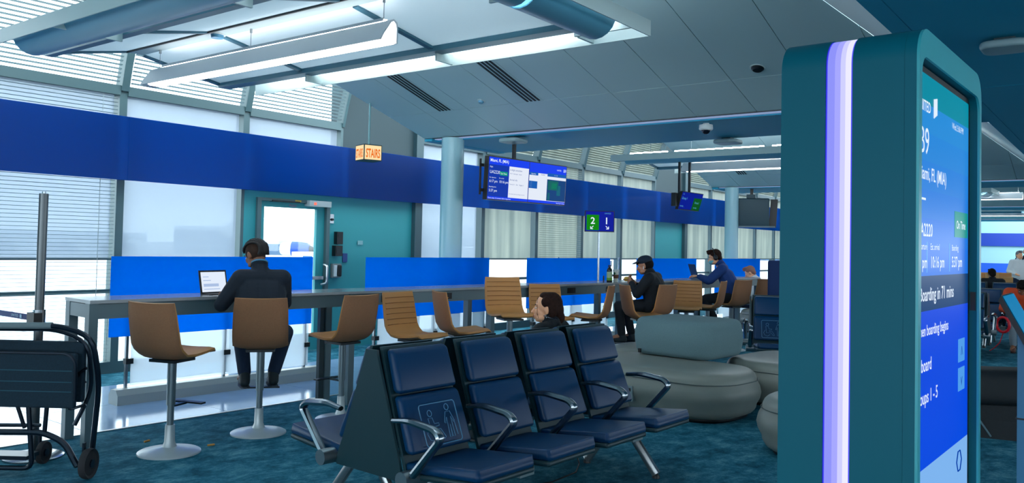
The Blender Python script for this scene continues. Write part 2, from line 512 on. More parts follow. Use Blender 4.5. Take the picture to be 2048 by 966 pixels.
# blue band along the windows
band_m = mix_mat('blue_band_fabric', sh('Translucent', rgb(0, 158, 230)), shmix(sh('Diffuse', rgb(0, 48, 112)), sh('Glossy', (0.5, 0.6, 0.9, 1), 0.28), 0.05), 0.45)
bd = struct('trim_1')
tb = [4.78 - 3.27 * 2, 4.78 - 3.27] + [4.78 + 3.27 * i for i in range(0, 9)]
for a, b in zip(tb, tb[1:]):
    MB().box(a + 0.002, b - 0.002, WY - 0.10, WY - 0.085, 2.18, 2.90).build('band_panel', band_m, bd)
MB().box(ME[19], 57, WY - 0.10, WY + 0.0, 2.18, 2.90).build('band_end', mat('band_solid', rgb(10, 50, 150), 0.4), bd)

# ------------------------------------------------------------------ structure: ceiling
SL = 0.302
def zv(x, k): return 3.0 + SL * (8.4 + 9.8 * k - x)            # near-side vault of bay k, falling with x
def zl(x, k): return 3.0 + SL * (x - (0.26 + 9.8 * k))          # far side, rising with x
def clip(poly, f):
    out = []
    for a, b in zip(poly, poly[1:] + poly[:1]):
        fa, fb = f(a), f(b)
        if fa >= 0: out.append(a)
        if fa * fb < 0:
            t = fa / (fa - fb); out.append((a[0] + (b[0] - a[0]) * t, a[1] + (b[1] - a[1]) * t))
    return out
cl_ = struct('ceiling')
YH = 1.25
def slab(name, poly, zf, th, mt, parent):
    if len(poly) < 3: return None
    return MB().loft([[(x, y, zf(x, y)) for x, y in poly], [(x, y, zf(x, y) + th) for x, y in poly]]).build(name, mt, parent)
g = 0.004
for k in range(-1, 4):
    xs = [4.7 + 9.8 * k, 7.7 + 9.8 * k, 8.4 + 9.8 * k] if k < 2 else [4.7 + 9.8 * k, 8.4 + 9.8 * k]
    ys = [7.94 - 0.68 * j for j in range(11)] if k < 2 else [7.94, 4.5, 1.2]
    ys = [y for y in ys if y > 1.2] + [1.2]
    hipf = lambda p: p[1] - (1.3125 + 0.3775 * (8.4 + 9.8 * k - p[0]))
    for xa, xb in zip(xs, xs[1:]):
        for y1, y0 in zip(ys, ys[1:]):
            poly = clip([(xa + g, y0 + g), (xb - g, y0 + g), (xb - g, y1 - g), (xa + g, y1 - g)], hipf)
            slab('ceiling_panel', poly, lambda x, y: zv(x, k), 0.03, ceil_m, cl_)
    # far side of the bay
    xl, xr = 0.26 + 9.8 * k, 3.4 + 9.8 * k
    hip2 = lambda p: p[1] - (1.3125 + 0.3775 * (p[0] - xl))
    slab('ceiling_panel', clip([(xl, 1.2), (xr, 1.2), (xr, 7.94), (xl, 7.94)], hip2), lambda x, y: zl(x, k), 0.03, ceil_m, cl_)
    slab('backing', [(4.7 + 9.8 * k, 2.72), (8.4 + 9.8 * k, 1.32), (8.4 + 9.8 * k, 7.93), (4.7 + 9.8 * k, 7.93)], lambda x, y: zv(x, k) + 0.035, 0.03, dark_metal, cl_)
    # hip end
    zh = lambda x, y: 2.95 + 0.8 * (y - YH)
    slab('hip_panel', [(xl, YH), (8.4 + 9.8 * k, YH), (4.7 + 9.8 * k, 2.71), (3.4 + 9.8 * k, 2.5)], zh, 0.03, white_m, cl_)
    # valley soffit
    s0, s1 = 8.4 + 9.8 * k, 10.06 + 9.8 * k
    MB().box(s0 + 0.055, s0 + 0.125, 1.25, 7.80, 2.985, 3.02).build('slot_lamp', mat('slot_light', rgb(120, 135, 165), 0.5, emit=0.8), cl_)
    MB().box(s0 + 0.0, s0 + 0.05, 1.25, 7.94, 2.995, 3.06).build('slot_edge', dark_metal, cl_)
    MB().box(s0 + 0.13, s1, 1.25, 7.94, 2.97, 3.12).box(s0, s1, 7.80, 7.94, 2.96, 3.12).build('soffit', ceil_m if k < 0 else flat_m, cl_)
for a, b in ((-7, -1.94), (-1.94, 7.85), (7.866, 17.65), (17.666, 27.5), (27.51, 60)):
    MB().box(a, b, -9, YH - 0.12, 2.95, 3.1).build('flat_ceiling_panel', flat_m, cl_)
MB().box(-7, 60, YH - 0.115, YH, 2.95, 3.02).build('flat_ceiling_edge', flat_m, cl_)

# vents
vent_m = mat('vent_black', rgb(6, 14, 20), 0.6)
for k in (0, 1):
    for j, (yc, w) in enumerate(((6.92, 0.25), (5.555, 0.25)) if k == 0 else ((6.92, 0.25), (5.0, 0.25))):
        v = thing('ceiling_vent', ['slotted air vent in the sloping ceiling, nearer the window wall', 'slotted air vent in the sloping ceiling, nearer the room centre', 'far slotted vent in the next ceiling bay near the round column', 'far slotted vent in the next ceiling bay, away from the column'][k * 2 + j], 'vent', (7.2 + 9.8 * k, yc, zv(7.2 + 9.8 * k, k)), 0, None)
        MB().hexa([(-0.5, -w / 2, 0.5 * SL - 0.004), (0.5, -w / 2, -0.5 * SL - 0.004), (0.5, w / 2, -0.5 * SL - 0.004), (-0.5, w / 2, 0.5 * SL - 0.004),
                   (-0.5, -w / 2, 0.5 * SL - 0.001), (0.5, -w / 2, -0.5 * SL - 0.001), (0.5, w / 2, -0.5 * SL - 0.001), (-0.5, w / 2, 0.5 * SL - 0.001)]).build('vent_frame', ceil_m, v)
        for q in range(4):
            y = -w / 2 + 0.045 + q * 0.054
            MB().hexa([(-0.48, y - 0.014, 0.48 * SL - 0.009), (0.48, y - 0.014, -0.48 * SL - 0.009), (0.48, y + 0.014, -0.48 * SL - 0.009), (-0.48, y + 0.014, 0.48 * SL - 0.009),
                       (-0.48, y - 0.014, 0.48 * SL - 0.004), (0.48, y - 0.014, -0.48 * SL - 0.004), (0.48, y + 0.014, -0.48 * SL - 0.004), (-0.48, y + 0.014, 0.48 * SL - 0.004)]).build('slot', vent_m, v)

# columns
for k in range(0, 4):
    c = struct('trim_%d' % (k + 2), (8.5 + 9.8 * k, 7.5, 0))
    MB().lathe([(0.155, 0), (0.155, 2.99)], n=36).build('column_shaft', mat('column_paint', rgb(150, 195, 205), 0.3, spec=0.6), c, smooth=True)
    MB().lathe([(0.17, 0), (0.17, 0.1), (0.157, 0.105)], n=36).build('column_base', frame_dk, c, smooth=True)

# other walls
wr = struct('wall_right')  # openings in this unseen wall and the back one added for fill light
for a, b in ((0, 1.0), (2.6, 3.1)): MB().box(-7, 60, -9.2, -9, a, b).build('wall_panel', mat('wall_right_paint', rgb(110, 150, 160), 0.6), wr)
for i in range(12): MB().box(-7 + 6 * i, -6.6 + 6 * i, -9.2, -9, 1.0, 2.6).build('wall_pier', MATS['wall_right_paint'], wr)
wb = struct('wall_back')
MB().box(-7.2, -7, -9.2, 9.4, 0, 0.5).box(-7.2, -7, -9.2, 9.4, 2.8, 5.2).build('wall_panel', MATS['wall_right_paint'], wb)
for i in range(7): MB().box(-7.2, -7, -9.2 + 3 * i, -8.9 + 3 * i, 0.5, 2.8).build('wall_pier', MATS['wall_right_paint'], wb)
we = struct('wall_far')
MB().box(57, 57.2, -9.2, 9.4, 0, 5.2).build('wall_panel', mat('far_wall_paint', rgb(150, 190, 195), 0.6), we)
MB().box(56.9, 57, -9.0, 9.0, 2.13, 2.9).build('band_panel', MATS['band_solid'], we)
MB().box(56.9, 57, -9.0, 9.0, 0.2, 1.1).build('low_band', mat('low_blue', rgb(10, 80, 190), 0.5), we)

# ------------------------------------------------------------------ skylight canopies
lum = mix_mat('luminous_panel', sh('Translucent', (0.80, 0.86, 0.88, 1)), sh('Diffuse', (0.74, 0.80, 0.83, 1)), 0.62)
can_m = mat('canopy_paint', rgb(178, 196, 196), 0.4)
gut_m = mat('gutter_paint', rgb(60, 110, 128), 0.35)
trough_m = mat('trough_paint', rgb(88, 150, 175), 0.3, spec=0.6)
lamp_w = mat('lamp_white', (1, 0.97, 1, 1), 0.5, emit=6.0)
lamp_t = mat('trough_lamp_white', (0.95, 0.98, 1, 1), 0.5, emit=30.0)
def canopy(k, label):
    X = 9.8 * k
    o = thing('skylight_canopy', label, 'canopy', (X, 0, 3.051))
    o.scale = (0.8585, 0.8585, 0.8585)
    Z = -3.3
    A, C, B = 3.13, 6.04, 3.21          # fascia lines
    gl, gr, zr = 3.80, 5.75, 3.57       # gutters, ridge height
    YE = 8.85
    ridge = 4.68
    # fascias
    MB().box(A - 0.012, A, B, YE - 0.3, 3.29 + Z, 3.42 + Z).build('fascia', can_m, o)
    MB().box(C, C + 0.012, B, YE - 0.3, 3.29 + Z, 3.42 + Z).build('fascia', can_m, o)
    MB().box(A - 0.012, C + 0.012, B - 0.012, B, 3.29 + Z, 3.42 + Z).build('fascia', can_m, o)
    # gutters
    MB().box(gl - 0.06, gl + 0.02, 3.8, YE, 3.36 + Z, 3.43 + Z).build('gutter', gut_m, o)
    MB().box(gr - 0.02, gr + 0.13, 3.8, YE, 3.37 + Z, 3.43 + Z).build('gutter', gut_m, o)
    MB().box(gl, gr, 3.74, 3.82, 3.36 + Z, 3.43 + Z).build('gutter', gut_m, o)
    # ridge strip
    MB().box(ridge - 0.085, ridge + 0.085, 3.82, YE, zr + Z, zr + 0.03 + Z).build('ridge_strip', can_m, o)
    MB().box(ridge - 0.105, ridge - 0.09, 3.82, YE, zr - 0.012 + Z, zr + 0.02 + Z).build('ridge_rail', dark_metal, o)
    # luminous panels and bars
    yb = [YE, 7.31, 5.37, 3.82]
    for y1, y0 in zip(yb, yb[1:]):
        for (xa, za, xb, zb) in ((gl, 3.41, ridge - 0.1, zr), (ridge + 0.09, zr, gr, 3.41)):
            p = [(xa, y0 + 0.03), (xb, y0 + 0.03), (xb, y1 - 0.03), (xa, y1 - 0.03)]
            f = lambda x: za + (zb - za) * (x - xa) / (xb - xa) + Z
            MB().loft([[(x, y, f(x) + 0.008) for x, y in p], [(x, y, f(x) + 0.016) for x, y in p]]).build('luminous_panel', lum, o)
    for y in yb:
        for (xa, za, xb, zb) in ((gl, 3.39, ridge - 0.1, zr - 0.01), (ridge + 0.09, zr - 0.01, gr, 3.39)):
            MB().hexa([(xa, y - 0.03, za + Z), (xb, y - 0.03, zb + Z), (xb, y + 0.03, zb + Z), (xa, y + 0.03, za + Z),
                       (xa, y - 0.03, za + 0.03 + Z), (xb, y - 0.03, zb + 0.03 + Z), (xb, y + 0.03, zb + 0.03 + Z), (xa, y + 0.03, za + 0.03 + Z)]).build('glazing_bar', gut_m, o)
    # half-round light troughs
    def trough(p0, p1, side, r=0.19):
        p0, p1, side = V(p0), V(p1), V(side)
        up = V((0, 0, 1)); b = MB()
        ring = [(math.cos(t) , math.sin(t)) for t in [pi + pi * q / 10 for q in range(11)]]
        ring2 = [(x * 0.95, y * 0.95) for x, y in ring[::-1]]
        b.loft([[p + side * (r * x) + up * (r * y) for x, y in ring + ring2] for p in (p0, p1)])
        return b.build('light_trough', trough_m, o, smooth=True)
    for y1, y0 in ((8.3, 7.31), (7.31, 5.37), (5.37, 3.6)):
        trough((A + 0.27, y0, 3.42 + Z), (A + 0.27, y1, 3.42 + Z), (1, 0, 0))
        MB().cyl((A + 0.22, y0 + 0.08, 3.45 + Z), (A + 0.22, y1 - 0.08, 3.45 + Z), 0.02, n=8).build('trough_lamp', lamp_t, o, smooth=True)
    for y1, y0 in ((8.3, 7.32), (7.28, 5.40), (5.34, 3.9)):
        MB().cyl((gr + 0.08, y0 + 0.08, 3.475 + Z), (gr + 0.08, y1 - 0.08, 3.475 + Z), 0.02, n=8).build('trough_lamp', lamp_t, o, smooth=True)
    for x0, x1 in ((A + 0.5, 4.6), (4.66, gr - 0.05)):
        trough((x0, B + 0.30, 3.42 + Z), (x1, B + 0.30, 3.42 + Z), (0, 1, 0))
        MB().cyl((x0 + 0.05, B + 0.22, 3.47 + Z), (x1 - 0.05, B + 0.22, 3.47 + Z), 0.02, n=8).build('trough_lamp', lamp_t, o, smooth=True)
    # outriggers
    for y in (7.31, 5.37, 3.75):
        MB().box(A, gl - 0.06, y - 0.012, y + 0.012, 3.30 + Z, 3.40 + Z).build('outrigger', can_m, o)
        MB().box(gr + 0.06, C, y - 0.012, y + 0.012, 3.30 + Z, 3.40 + Z).build('outrigger', can_m, o)
    for x in (gl - 0.02, 4.63, gr + 0.02):
        MB().box(x - 0.012, x + 0.012, B, 3.76, 3.30 + Z, 3.40 + Z).build('outrigger', can_m, o)
    for x, y in ((gl, 4.2), (gr, 4.2), (gl, 8.0), (gr, 8.0)):
        MB().cyl((x, y, 3.42 + Z), (x, y, 4.0 + Z), 0.006, n=6).build('hanger_rod', steel, o)
    return o
canopy(0, 'nearest white framed skylight canopy with luminous panels and light troughs, upper left')
canopy(1, 'second skylight canopy, bright white, beyond the column with the flight screens')
canopy(2, 'third skylight canopy, seen through the gap right of the kiosk')
canopy(3, 'farthest skylight canopy down the concourse right of the kiosk')
canopy(-1, 'skylight canopy behind the camera bay')

# pendant lamps
pend_m = mat('pendant_grey', rgb(165, 175, 182), 0.45)
def pendant(X, y0, y1, z, label):
    o = thing('linear_pendant', label, 'pendant lamp', (X, 0, 2.948))
    o.scale = (0.8585, 0.8585, 0.8585)
    prof = []
    # shell: an inverted teardrop, open below
    sec = [(-0.13, 0.0), (-0.10, 0.06), (-0.055, 0.12), (-0.02, 0.175), (0.02, 0.195), (0.06, 0.175), (0.07, 0.12), (0.07, 0.0)]
    inn = [(0.055, 0.0), (0.055, 0.12), (0.045, 0.16), (0.02, 0.178), (-0.005, 0.165), (-0.04, 0.115), (-0.085, 0.055), (-0.115, 0.0)]
    MB().loft([[(x, y, zz) for x, zz in sec + inn] for y in (y0, y1)]).build('shade_shell', pend_m, o, smooth=True, angle=0.9)
    d = [(-0.112, 0.002), (-0.08, 0.055), (-0.038, 0.112), (-0.004, 0.16), (0.02, 0.173), (0.043, 0.155), (0.053, 0.118), (0.053, 0.002), (0.03, -0.012), (-0.09, -0.012)]
    MB().loft([[(x, y, zz) for x, zz in d] for y in (y0 + 0.01, y1 - 0.12)]).build('diffuser', lamp_w, o)
    MB().loft([[(x, y, zz) for x, zz in d] for y in (y1 - 0.12, y1 - 0.005)]).build('end_cap', pend_m, o)
    MB().box(0.0, 0.04, y0 + 0.1, y1 - 0.2, 0.20, 0.206).build('uplight_lens', mat('uplight', (1, 0.97, 0.98, 1), 0.5, emit=12.0), o)
    for x in (-0.006, 0.042): MB().box(x, x + 0.004, y0 + 0.1, y1 - 0.2, 0.19, 0.215).build('uplight_lip', pend_m, o)
    for y in (y0 + 0.12, (y0 + y1) / 2 + 0.1, y1 - 0.12):
        MB().cyl((0.02, y, 0.19), (0.02, y, 3.57 - z), 0.0035, n=6).build('hanging_cable', steel, o)
        MB().cyl((0.02, y, 3.53 - z), (0.02, y, 3.57 - z), 0.012, n=8).build('cable_anchor', alum, o)
    return o
pendant(4.052, 4.86, 8.55, 3.18, 'long white glowing pendant lamp hanging under the nearest canopy')
pendant(4.052 + 9.8, 2.6, 7.7, 3.18, 'long white glowing pendant lamp under the second canopy')
pendant(4.052 + 19.6, 2.6, 7.7, 3.18, 'glowing pendant lamp far down the concourse, right of the kiosk')
pendant(4.052 + 29.4, 2.6, 7.7, 3.18, 'farthest glowing pendant lamp right of the kiosk')
# ------------------------------------------------------------------ digital kiosk (right foreground)
kio_m = mat('kiosk_teal', rgb(0, 98, 114), 0.5, spec=0.22)
kio_in = mat('kiosk_bezel', rgb(6, 66, 78), 0.5)
def em(name, r, g, b, s=1.0):
    return mat(name, (0, 0, 0, 1), 0.3, emit=s * 0.80, emcol=rgb(r, g, b), spec=0.06)
tx_w = em('screen_white', 225, 238, 255)
kx0, kx1, ky0, ky1, kz = 2.28, 3.10, 0.42, 0.778, 2.13
kio = thing('digital_kiosk', 'tall teal double-sided flight information kiosk with glowing white edge strip, right foreground', 'kiosk', (-0.0136, 0.1024, 0), -0.036)
def rrect(x0, x1, z0, z1, r, n=6):
    p = []
    for cx_, cz_, a in ((x1 - r, z1 - r, 0), (x0 + r, z1 - r, pi / 2)):
        p += [(cx_ + r * math.cos(a + pi / 2 * i / n), cz_ + r * math.sin(a + pi / 2 * i / n)) for i in range(n + 1)]
    return p + [(x0, z0), (x1, z0)]
outer = rrect(kx0, kx1, 0, kz, 0.085, 8); inner = rrect(kx0 + 0.028, kx1 - 0.028, 0.30, kz - 0.075, 0.05, 8)
def kband(name, y0, y1, mt, off=0.0, bevel=0):
    b = MB()
    o_ = rrect(kx0 + off, kx1 - off, 0.0, kz - off, 0.085 - off, 8)
    b.prism(o_, lambda u, v, w: (u, w, v), y0, y1)
    return b.build(name, mt, kio, smooth=True, bevel=bevel, angle=0.5)
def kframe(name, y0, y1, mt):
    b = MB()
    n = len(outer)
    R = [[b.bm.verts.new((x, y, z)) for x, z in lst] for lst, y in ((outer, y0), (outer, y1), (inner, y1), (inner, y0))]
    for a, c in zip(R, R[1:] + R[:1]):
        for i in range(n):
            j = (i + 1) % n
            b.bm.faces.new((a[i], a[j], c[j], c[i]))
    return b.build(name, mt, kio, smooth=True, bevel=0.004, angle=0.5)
kframe('front_rim', ky0, ky0 + 0.007, mat('kiosk_rim_highlight', rgb(62, 172, 180), 0.35))  # lighter teal on the front rim paints in its specular highlight
kframe('front_frame', ky0 + 0.0072, ky0 + 0.0355, kio_m)
kband('front_body', ky0 + 0.036, 0.585, kio_m)
strip_m = mat('edge_strip_light', rgb(150, 150, 255), 0.4, emit=1.0, emcol=(0.46, 0.45, 1.0, 1))
core_m = mat('edge_strip_core', rgb(230, 225, 255), 0.4, emit=1.0, emcol=(0.86, 0.82, 1.0, 1))
def strip_shade(nm, r, g, b_): return mat(nm, (0, 0, 0, 1), 0.4, emit=0.8, emcol=rgb(r, g, b_), spec=0.1)
for y0_, y1_, c_ in ((0.586, 0.589, (80, 80, 250)), (0.5892, 0.604, (236, 234, 255)), (0.6042, 0.617, (206, 206, 255)), (0.6172, 0.632, (165, 166, 252)), (0.6322, 0.6515, (142, 146, 248)), (0.6517, 0.655, (60, 60, 240))):
    kband('light_strip', y0_, y1_, strip_shade('strip_%d' % c_[0], *c_), 0.003)
kband('rear_body', 0.656, ky1, kio_m, bevel=0.012)
# screen
scr = MB().box(kx0 + 0.03, kx1 - 0.032, 0.449, 0.455, 0.33, kz - 0.078).build('screen', black, kio)
SO, SR, SU = (0, 0.449, 0), (1, 0, 0), (0, 0, 1)
def kp(name, x0, x1, z0, z1, mt, lift=0.0): return panel(name, SO, SR, SU, x0, x1, z0, z1, mt, scr, 0.0006, lift)
sx0, sx1 = 2.325, 3.045
kp('screen_field', sx0, sx1, 1.955, 2.035, em('scr_teal', 0, 150, 175, 0.8))
for i in range(6):
    z1 = 1.955 - i * 0.079; t = i / 5
    kp('screen_field', sx0, sx1, z1 - 0.079, z1, em('scr_blue_%d' % i, int(35 - 15 * t), int(140 - 28 * t), int(218 + 8 * t), 0.95))
kp('screen_bar', sx0, sx1, 1.385, 1.481, em('scr_dark', 0, 62, 120, 0.8))
kp('screen_field', sx0, sx1, 0.96, 1.385, em('scr_royal', 0, 70, 225, 0.95))
kp('screen_notice', sx0, sx1, 0.36, 0.96, em('scr_pale', 130, 185, 245, 0.9))
kp('status_pill', 2.84, 3.035, 1.595, 1.675, em('scr_green', 0, 160, 150, 0.8), 0.0007)
kp('screen_rule', 2.33, 2.475, 1.688, 1.694, tx_w, 0.0007)
for z in (1.205, 1.115): kp('scroll_button', 2.90, 2.995, z, z + 0.072, em('scr_btn', 80, 160, 240, 0.9), 0.0007)
for x in (2.49, 2.77): kp('screen_rule', x, x + 0.004, 1.49, 1.575, em('scr_line', 120, 190, 250), 0.0007)
def kt(body, x, z, s, mt=tx_w, al='LEFT', bold=0.0, sx=1.0): return text('screen_text', body, (x, 0.449 - 0.0016, z), SR, SU, s, mt, scr, al, bold=bold, sx=sx)
kt('UNITED', 2.375, 1.932, 0.042, bold=0.0006, sx=1.0)
lg = MB()
for i in range(4): lg.box(2.563 + i * 0.011, 2.570 + i * 0.011, 0.4470, 0.4480, 1.925 + 0.004 * i, 1.985 - 0.002 * (3 - i))
lg.build('globe_logo', tx_w, scr)
kt('Wed, 5:06 PM', 2.80, 1.925, 0.028)
kt('B9', 2.40, 1.815, 0.105)
kt('Miami, FL (MIA)', 2.385, 1.745, 0.052, bold=0.0005)
kt('Flight', 2.345, 1.655, 0.026); kt('UA2220', 2.385, 1.59, 0.05, bold=0.0005)
kt('On Time', 2.865, 1.622, 0.036, bold=0.0004)
kt('Est. departure', 2.345, 1.553, 0.026); kt('6:17 pm', 2.345, 1.503, 0.046, bold=0.0004)
kt('Est. arrival', 2.53, 1.553, 0.026); kt('10:16 pm', 2.53, 1.503, 0.046, bold=0.0004)
kt('Boarding', 2.80, 1.553, 0.026); kt('5:37 pm', 2.80, 1.503, 0.046, bold=0.0004)
kt('Boarding in 71 mins', 2.412, 1.413, 0.052, bold=0.0006)
kt('When boarding begins', 2.375, 1.318, 0.042, bold=0.0005)
kt('To board', 2.36, 1.222, 0.05, bold=0.0005)
kt('Groups 1 - 5', 2.365, 1.135, 0.05, bold=0.0005)
dkb = em('scr_ink', 0, 60, 160)
kt('^', 2.935, 1.205, 0.07, dkb); kt('v', 2.935, 1.13, 0.06, dkb)
MB().tube([(2.90, 0.4475, 0.87), (2.93, 0.4475, 0.87), (2.95, 0.4475, 0.90), (2.93, 0.4475, 0.93), (2.90, 0.4475, 0.93), (2.88, 0.4475, 0.90)], 0.002, 6, closed=True).build('screen_icon', dkb, scr)
MB().box(kx1 - 0.034, kx1 - 0.028, 0.43, 0.445, 1.36, 1.42).build('bezel_sensor', black, kio)

# ------------------------------------------------------------------ tandem seating
navy = mat('navy_vinyl', rgb(0, 54, 94), 0.36, spec=0.32, bump=0.12, bscale=600)
shell_m = mat('seat_shell', rgb(18, 52, 60), 0.45)
sym_m = mat('symbol_stitch', rgb(82, 140, 178), 0.5)
def tandem(label, loc, rz, symbol=True, n=4, group=None):
    o = thing('tandem_bench', label, 'bench', loc, rz, group)
    P_ = 0.57
    L = P_ * (n - 1)
    for s in (-1, 1):
        MB().tube([(-0.33, s * 0.33, 0.335), (L + 0.33, s * 0.33, 0.335)], 0.043, 16).build('beam', alum, o, smooth=True)
    for s in (-1, 1):
        def T(p): return (p[0], p[1] * -s, p[2])   # drawn for the row facing -y, mirrored for the other row
        for i in range(n):
            x = P_ * i
            # seat cushion
            def bend(q):
                q = q.copy()
                t = (q.y + 0.27) / 0.54      # 0 front .. 1 rear
                q.z += -0.055 * t + 0.02 * math.sin(pi * t) * -1
                q.x *= 1.0 - 0.05 * t * t - (0.16 * (1 - t / 0.22) ** 2 if t < 0.22 else 0)
                if q.y < -0.18: q.z -= (-(q.y + 0.18)) ** 2 * 3.5
                if q.z > 0: q.z += 0.012 * math.cos(q.x / 0.25 * pi / 2) * 0 + 0.02 * (q.x / 0.26) ** 2
                return q
            b = MB().rbox((0, 0, 0), (0.25, 0.26, 0.026), 0.024, 3, bend)
            for v in b.bm.verts:
                c = v.co; v.co = V(T((x + c.x, c.y - 0.505, c.z + 0.425)))
            b.build('seat_cushion', navy, o, smooth=True)
            b = MB().rbox((0, 0, 0), (0.25, 0.25, 0.016), 0.014, 2, bend)
            for v in b.bm.verts:
                c = v.co; v.co = V(T((x + c.x, c.y - 0.51, c.z + 0.388)))
            b.build('seat_pan', shell_m, o, smooth=True)
            # back: lower cushion and head cushion lean back
            def lean(z): return -0.285 + (z - 0.42) * 0.40 - 0.05 * max(0, z - 0.70)
            for (z0, z1, w0, w1, nm) in ((0.435, 0.725, 0.235, 0.225, 'back_cushion'), (0.735, 0.965, 0.222, 0.212, 'head_cushion')):
                zc, hz = (z0 + z1) / 2, (z1 - z0) / 2
                b = MB().rbox((0, 0, 0), (0.23, 0.030, hz), 0.026, 3)
                for v in b.bm.verts:
                    c = v.co; t = (c.z + hz) / (2 * hz); w = (w0 + (w1 - w0) * t) / 0.23
                    bul = 0.012 * math.cos(c.z / hz * pi / 2) if c.y < 0 else 0
                    v.co = V(T((x + c.x * w, c.y - bul + lean(zc + c.z) - 0.012 * (1 - (c.x / 0.23) ** 2), zc + c.z)))
                b.build(nm, navy, o, smooth=True)
            # shell behind the cushions
            b = MB()
            zz = [0.30, 0.40, 0.60, 0.80, 0.975]
            rings = []
            for z in zz:
                w = 0.248 - 0.03 * (z - 0.3)
                y = lean(z) + 0.028; yb = y + 0.022
                rings.append([V(T((x - w, y, z))), V(T((x + w, y, z))), V(T((x + w, yb, z))), V(T((x - w, yb, z)))])
            b.loft(rings); b.build('back_shell', shell_m, o, bevel=0.005)
        # arm rests
        for i in range(n + 1):
            x = P_ * (i - 0.5)
            pts = fillet([(x, -0.215, 0.615), (x, -0.34, 0.632), (x, -0.52, 0.612), (x, -0.565, 0.575), (x, -0.37, 0.36)], 0.05, 4)
            k = len(pts)
            MB().tube([T(p) for p in pts], [0.014 + 0.006 * min(1, j / 4) for j in range(k)], 8, flat=1.35, up=(1, 0, 0)).build('armrest', steel, o, smooth=True)
    # end wedge panels between the rows
    for x in (-0.255, L + 0.255):
        MB().loft([[(x - 0.008, -w, z), (x + 0.008, -w, z), (x + 0.008, w, z), (x - 0.008, w, z)] for w, z in ((0.27, 0.30), (0.235, 0.42), (0.05, 0.93), (0.045, 0.96))]).build('end_panel', shell_m, o)
    # legs
    for x in (0.02, L):
        for s in (-1, 1):
            b = MB()
            b.tube(fillet([(x, s * 0.635, 0.025), (x, s * 0.44, 0.26), (x, s * 0.34, 0.31), (x, s * 0.24, 0.26), (x, s * 0.07, 0.025)], 0.06, 5), 0.024, 10, flat=1.4, up=(0, 0, 1))
            lg_ = b.build('leg', alum, o, smooth=True)
            for yy in (0.632, 0.072): MB().lathe([(0.026, 0), (0.026, 0.012), (0.014, 0.03)], (x, s * yy, 0), 12).build('foot_glide', black, lg_, smooth=True)
        MB().tube([(x, -0.33, 0.34), (x, 0.33, 0.34)], 0.028, 10, flat=0.7).build('cross_bar', alum, o, smooth=True)
    for i in (0, 2):
        x = P_ * (i + 0.5)
        MB().box(x - 0.06, x + 0.06, -0.66, -0.55, 0.30, 0.375).build('power_box', mat('power_grey', rgb(110, 130, 135), 0.4), o, bevel=0.006)
        MB().box(x - 0.02, x + 0.02, -0.58, -0.33, 0.325, 0.35).build('power_arm', dark_metal, o)
    if symbol:
        # line drawing of a seated and a walking traveller, raised on the first back cushion
        def Q(u, v):   # u across (image left->right), v up
            z = 0.47 + v
            return (u, -(0.285 - (z - 0.42) * 0.40) - 0.061 + 0.02 * 0, z)
        def line(nm, pts, r=0.0022, closed=False):
            return MB().tube([Q(*p) for p in pts], r, 5, closed=closed).build(nm, sym_m, o)
        fr_ = [(-0.135, 0.0), (0.125, 0.0), (0.125, 0.205), (-0.135, 0.205)]
        ff = []
        for cx_, cy_, a in ((0.115, 0.19, 0), (-0.125, 0.19, 90), (-0.125, 0.015, 180), (0.115, 0.015, 270)):
            ff += [(cx_ + 0.015 * math.cos(math.radians(a + q * 30)), cy_ + 0.015 * math.sin(math.radians(a + q * 30))) for q in range(4)]
        line('symbol_frame', ff, 0.003, True)
        circ = lambda x, y, r: [(x + r * math.cos(2 * pi * q / 14), y + r * math.sin(2 * pi * q / 14)) for q in range(14)]
        line('symbol_head', circ(-0.072, 0.158, 0.016), closed=True)
        line('symbol_body', [(-0.09, 0.135), (-0.06, 0.135), (-0.052, 0.105), (-0.02, 0.105), (-0.02, 0.092), (-0.05, 0.09), (-0.05, 0.075), (-0.015, 0.075), (0.012, 0.03), (-0.002, 0.024), (-0.03, 0.058), (-0.085, 0.058)], closed=True)
        line('symbol_wheel', [(-0.1 + 0.0, 0.09), (-0.118, 0.06), (-0.105, 0.03), (-0.07, 0.02), (-0.04, 0.04)])
        line('symbol_head', circ(0.062, 0.175, 0.016), closed=True)
        line('symbol_body', [(0.045, 0.152), (0.08, 0.152), (0.1, 0.1), (0.092, 0.095), (0.078, 0.125), (0.08, 0.025), (0.066, 0.025), (0.062, 0.085), (0.057, 0.025), (0.043, 0.025), (0.046, 0.125), (0.032, 0.095), (0.024, 0.1)], closed=True)
        line('symbol_cane', [(0.098, 0.097), (0.104, 0.03)])
    return o
tb_ = tandem('long navy back-to-back bench with steel armrests and travellers symbol, in the foreground', (3.38, 3.29, 0), -0.046)
b2 = tandem('navy bench with wheelchair symbol beyond the grey ottomans, left of the kiosk', (10.38, 3.71, 0), -1.13)
b3 = tandem('nearest navy bench in the gap right of the kiosk', (14.6, 3.80, 0), -pi / 2, symbol=False)
b4 = dup(b3, (20.5, 3.4, 0), -pi / 2, 'navy bench farther off in the gap, before the tan chairs')
b5 = dup(b3, (16.45, 2.07, 0), -pi / 2, 'navy bench under the person in the orange jacket')

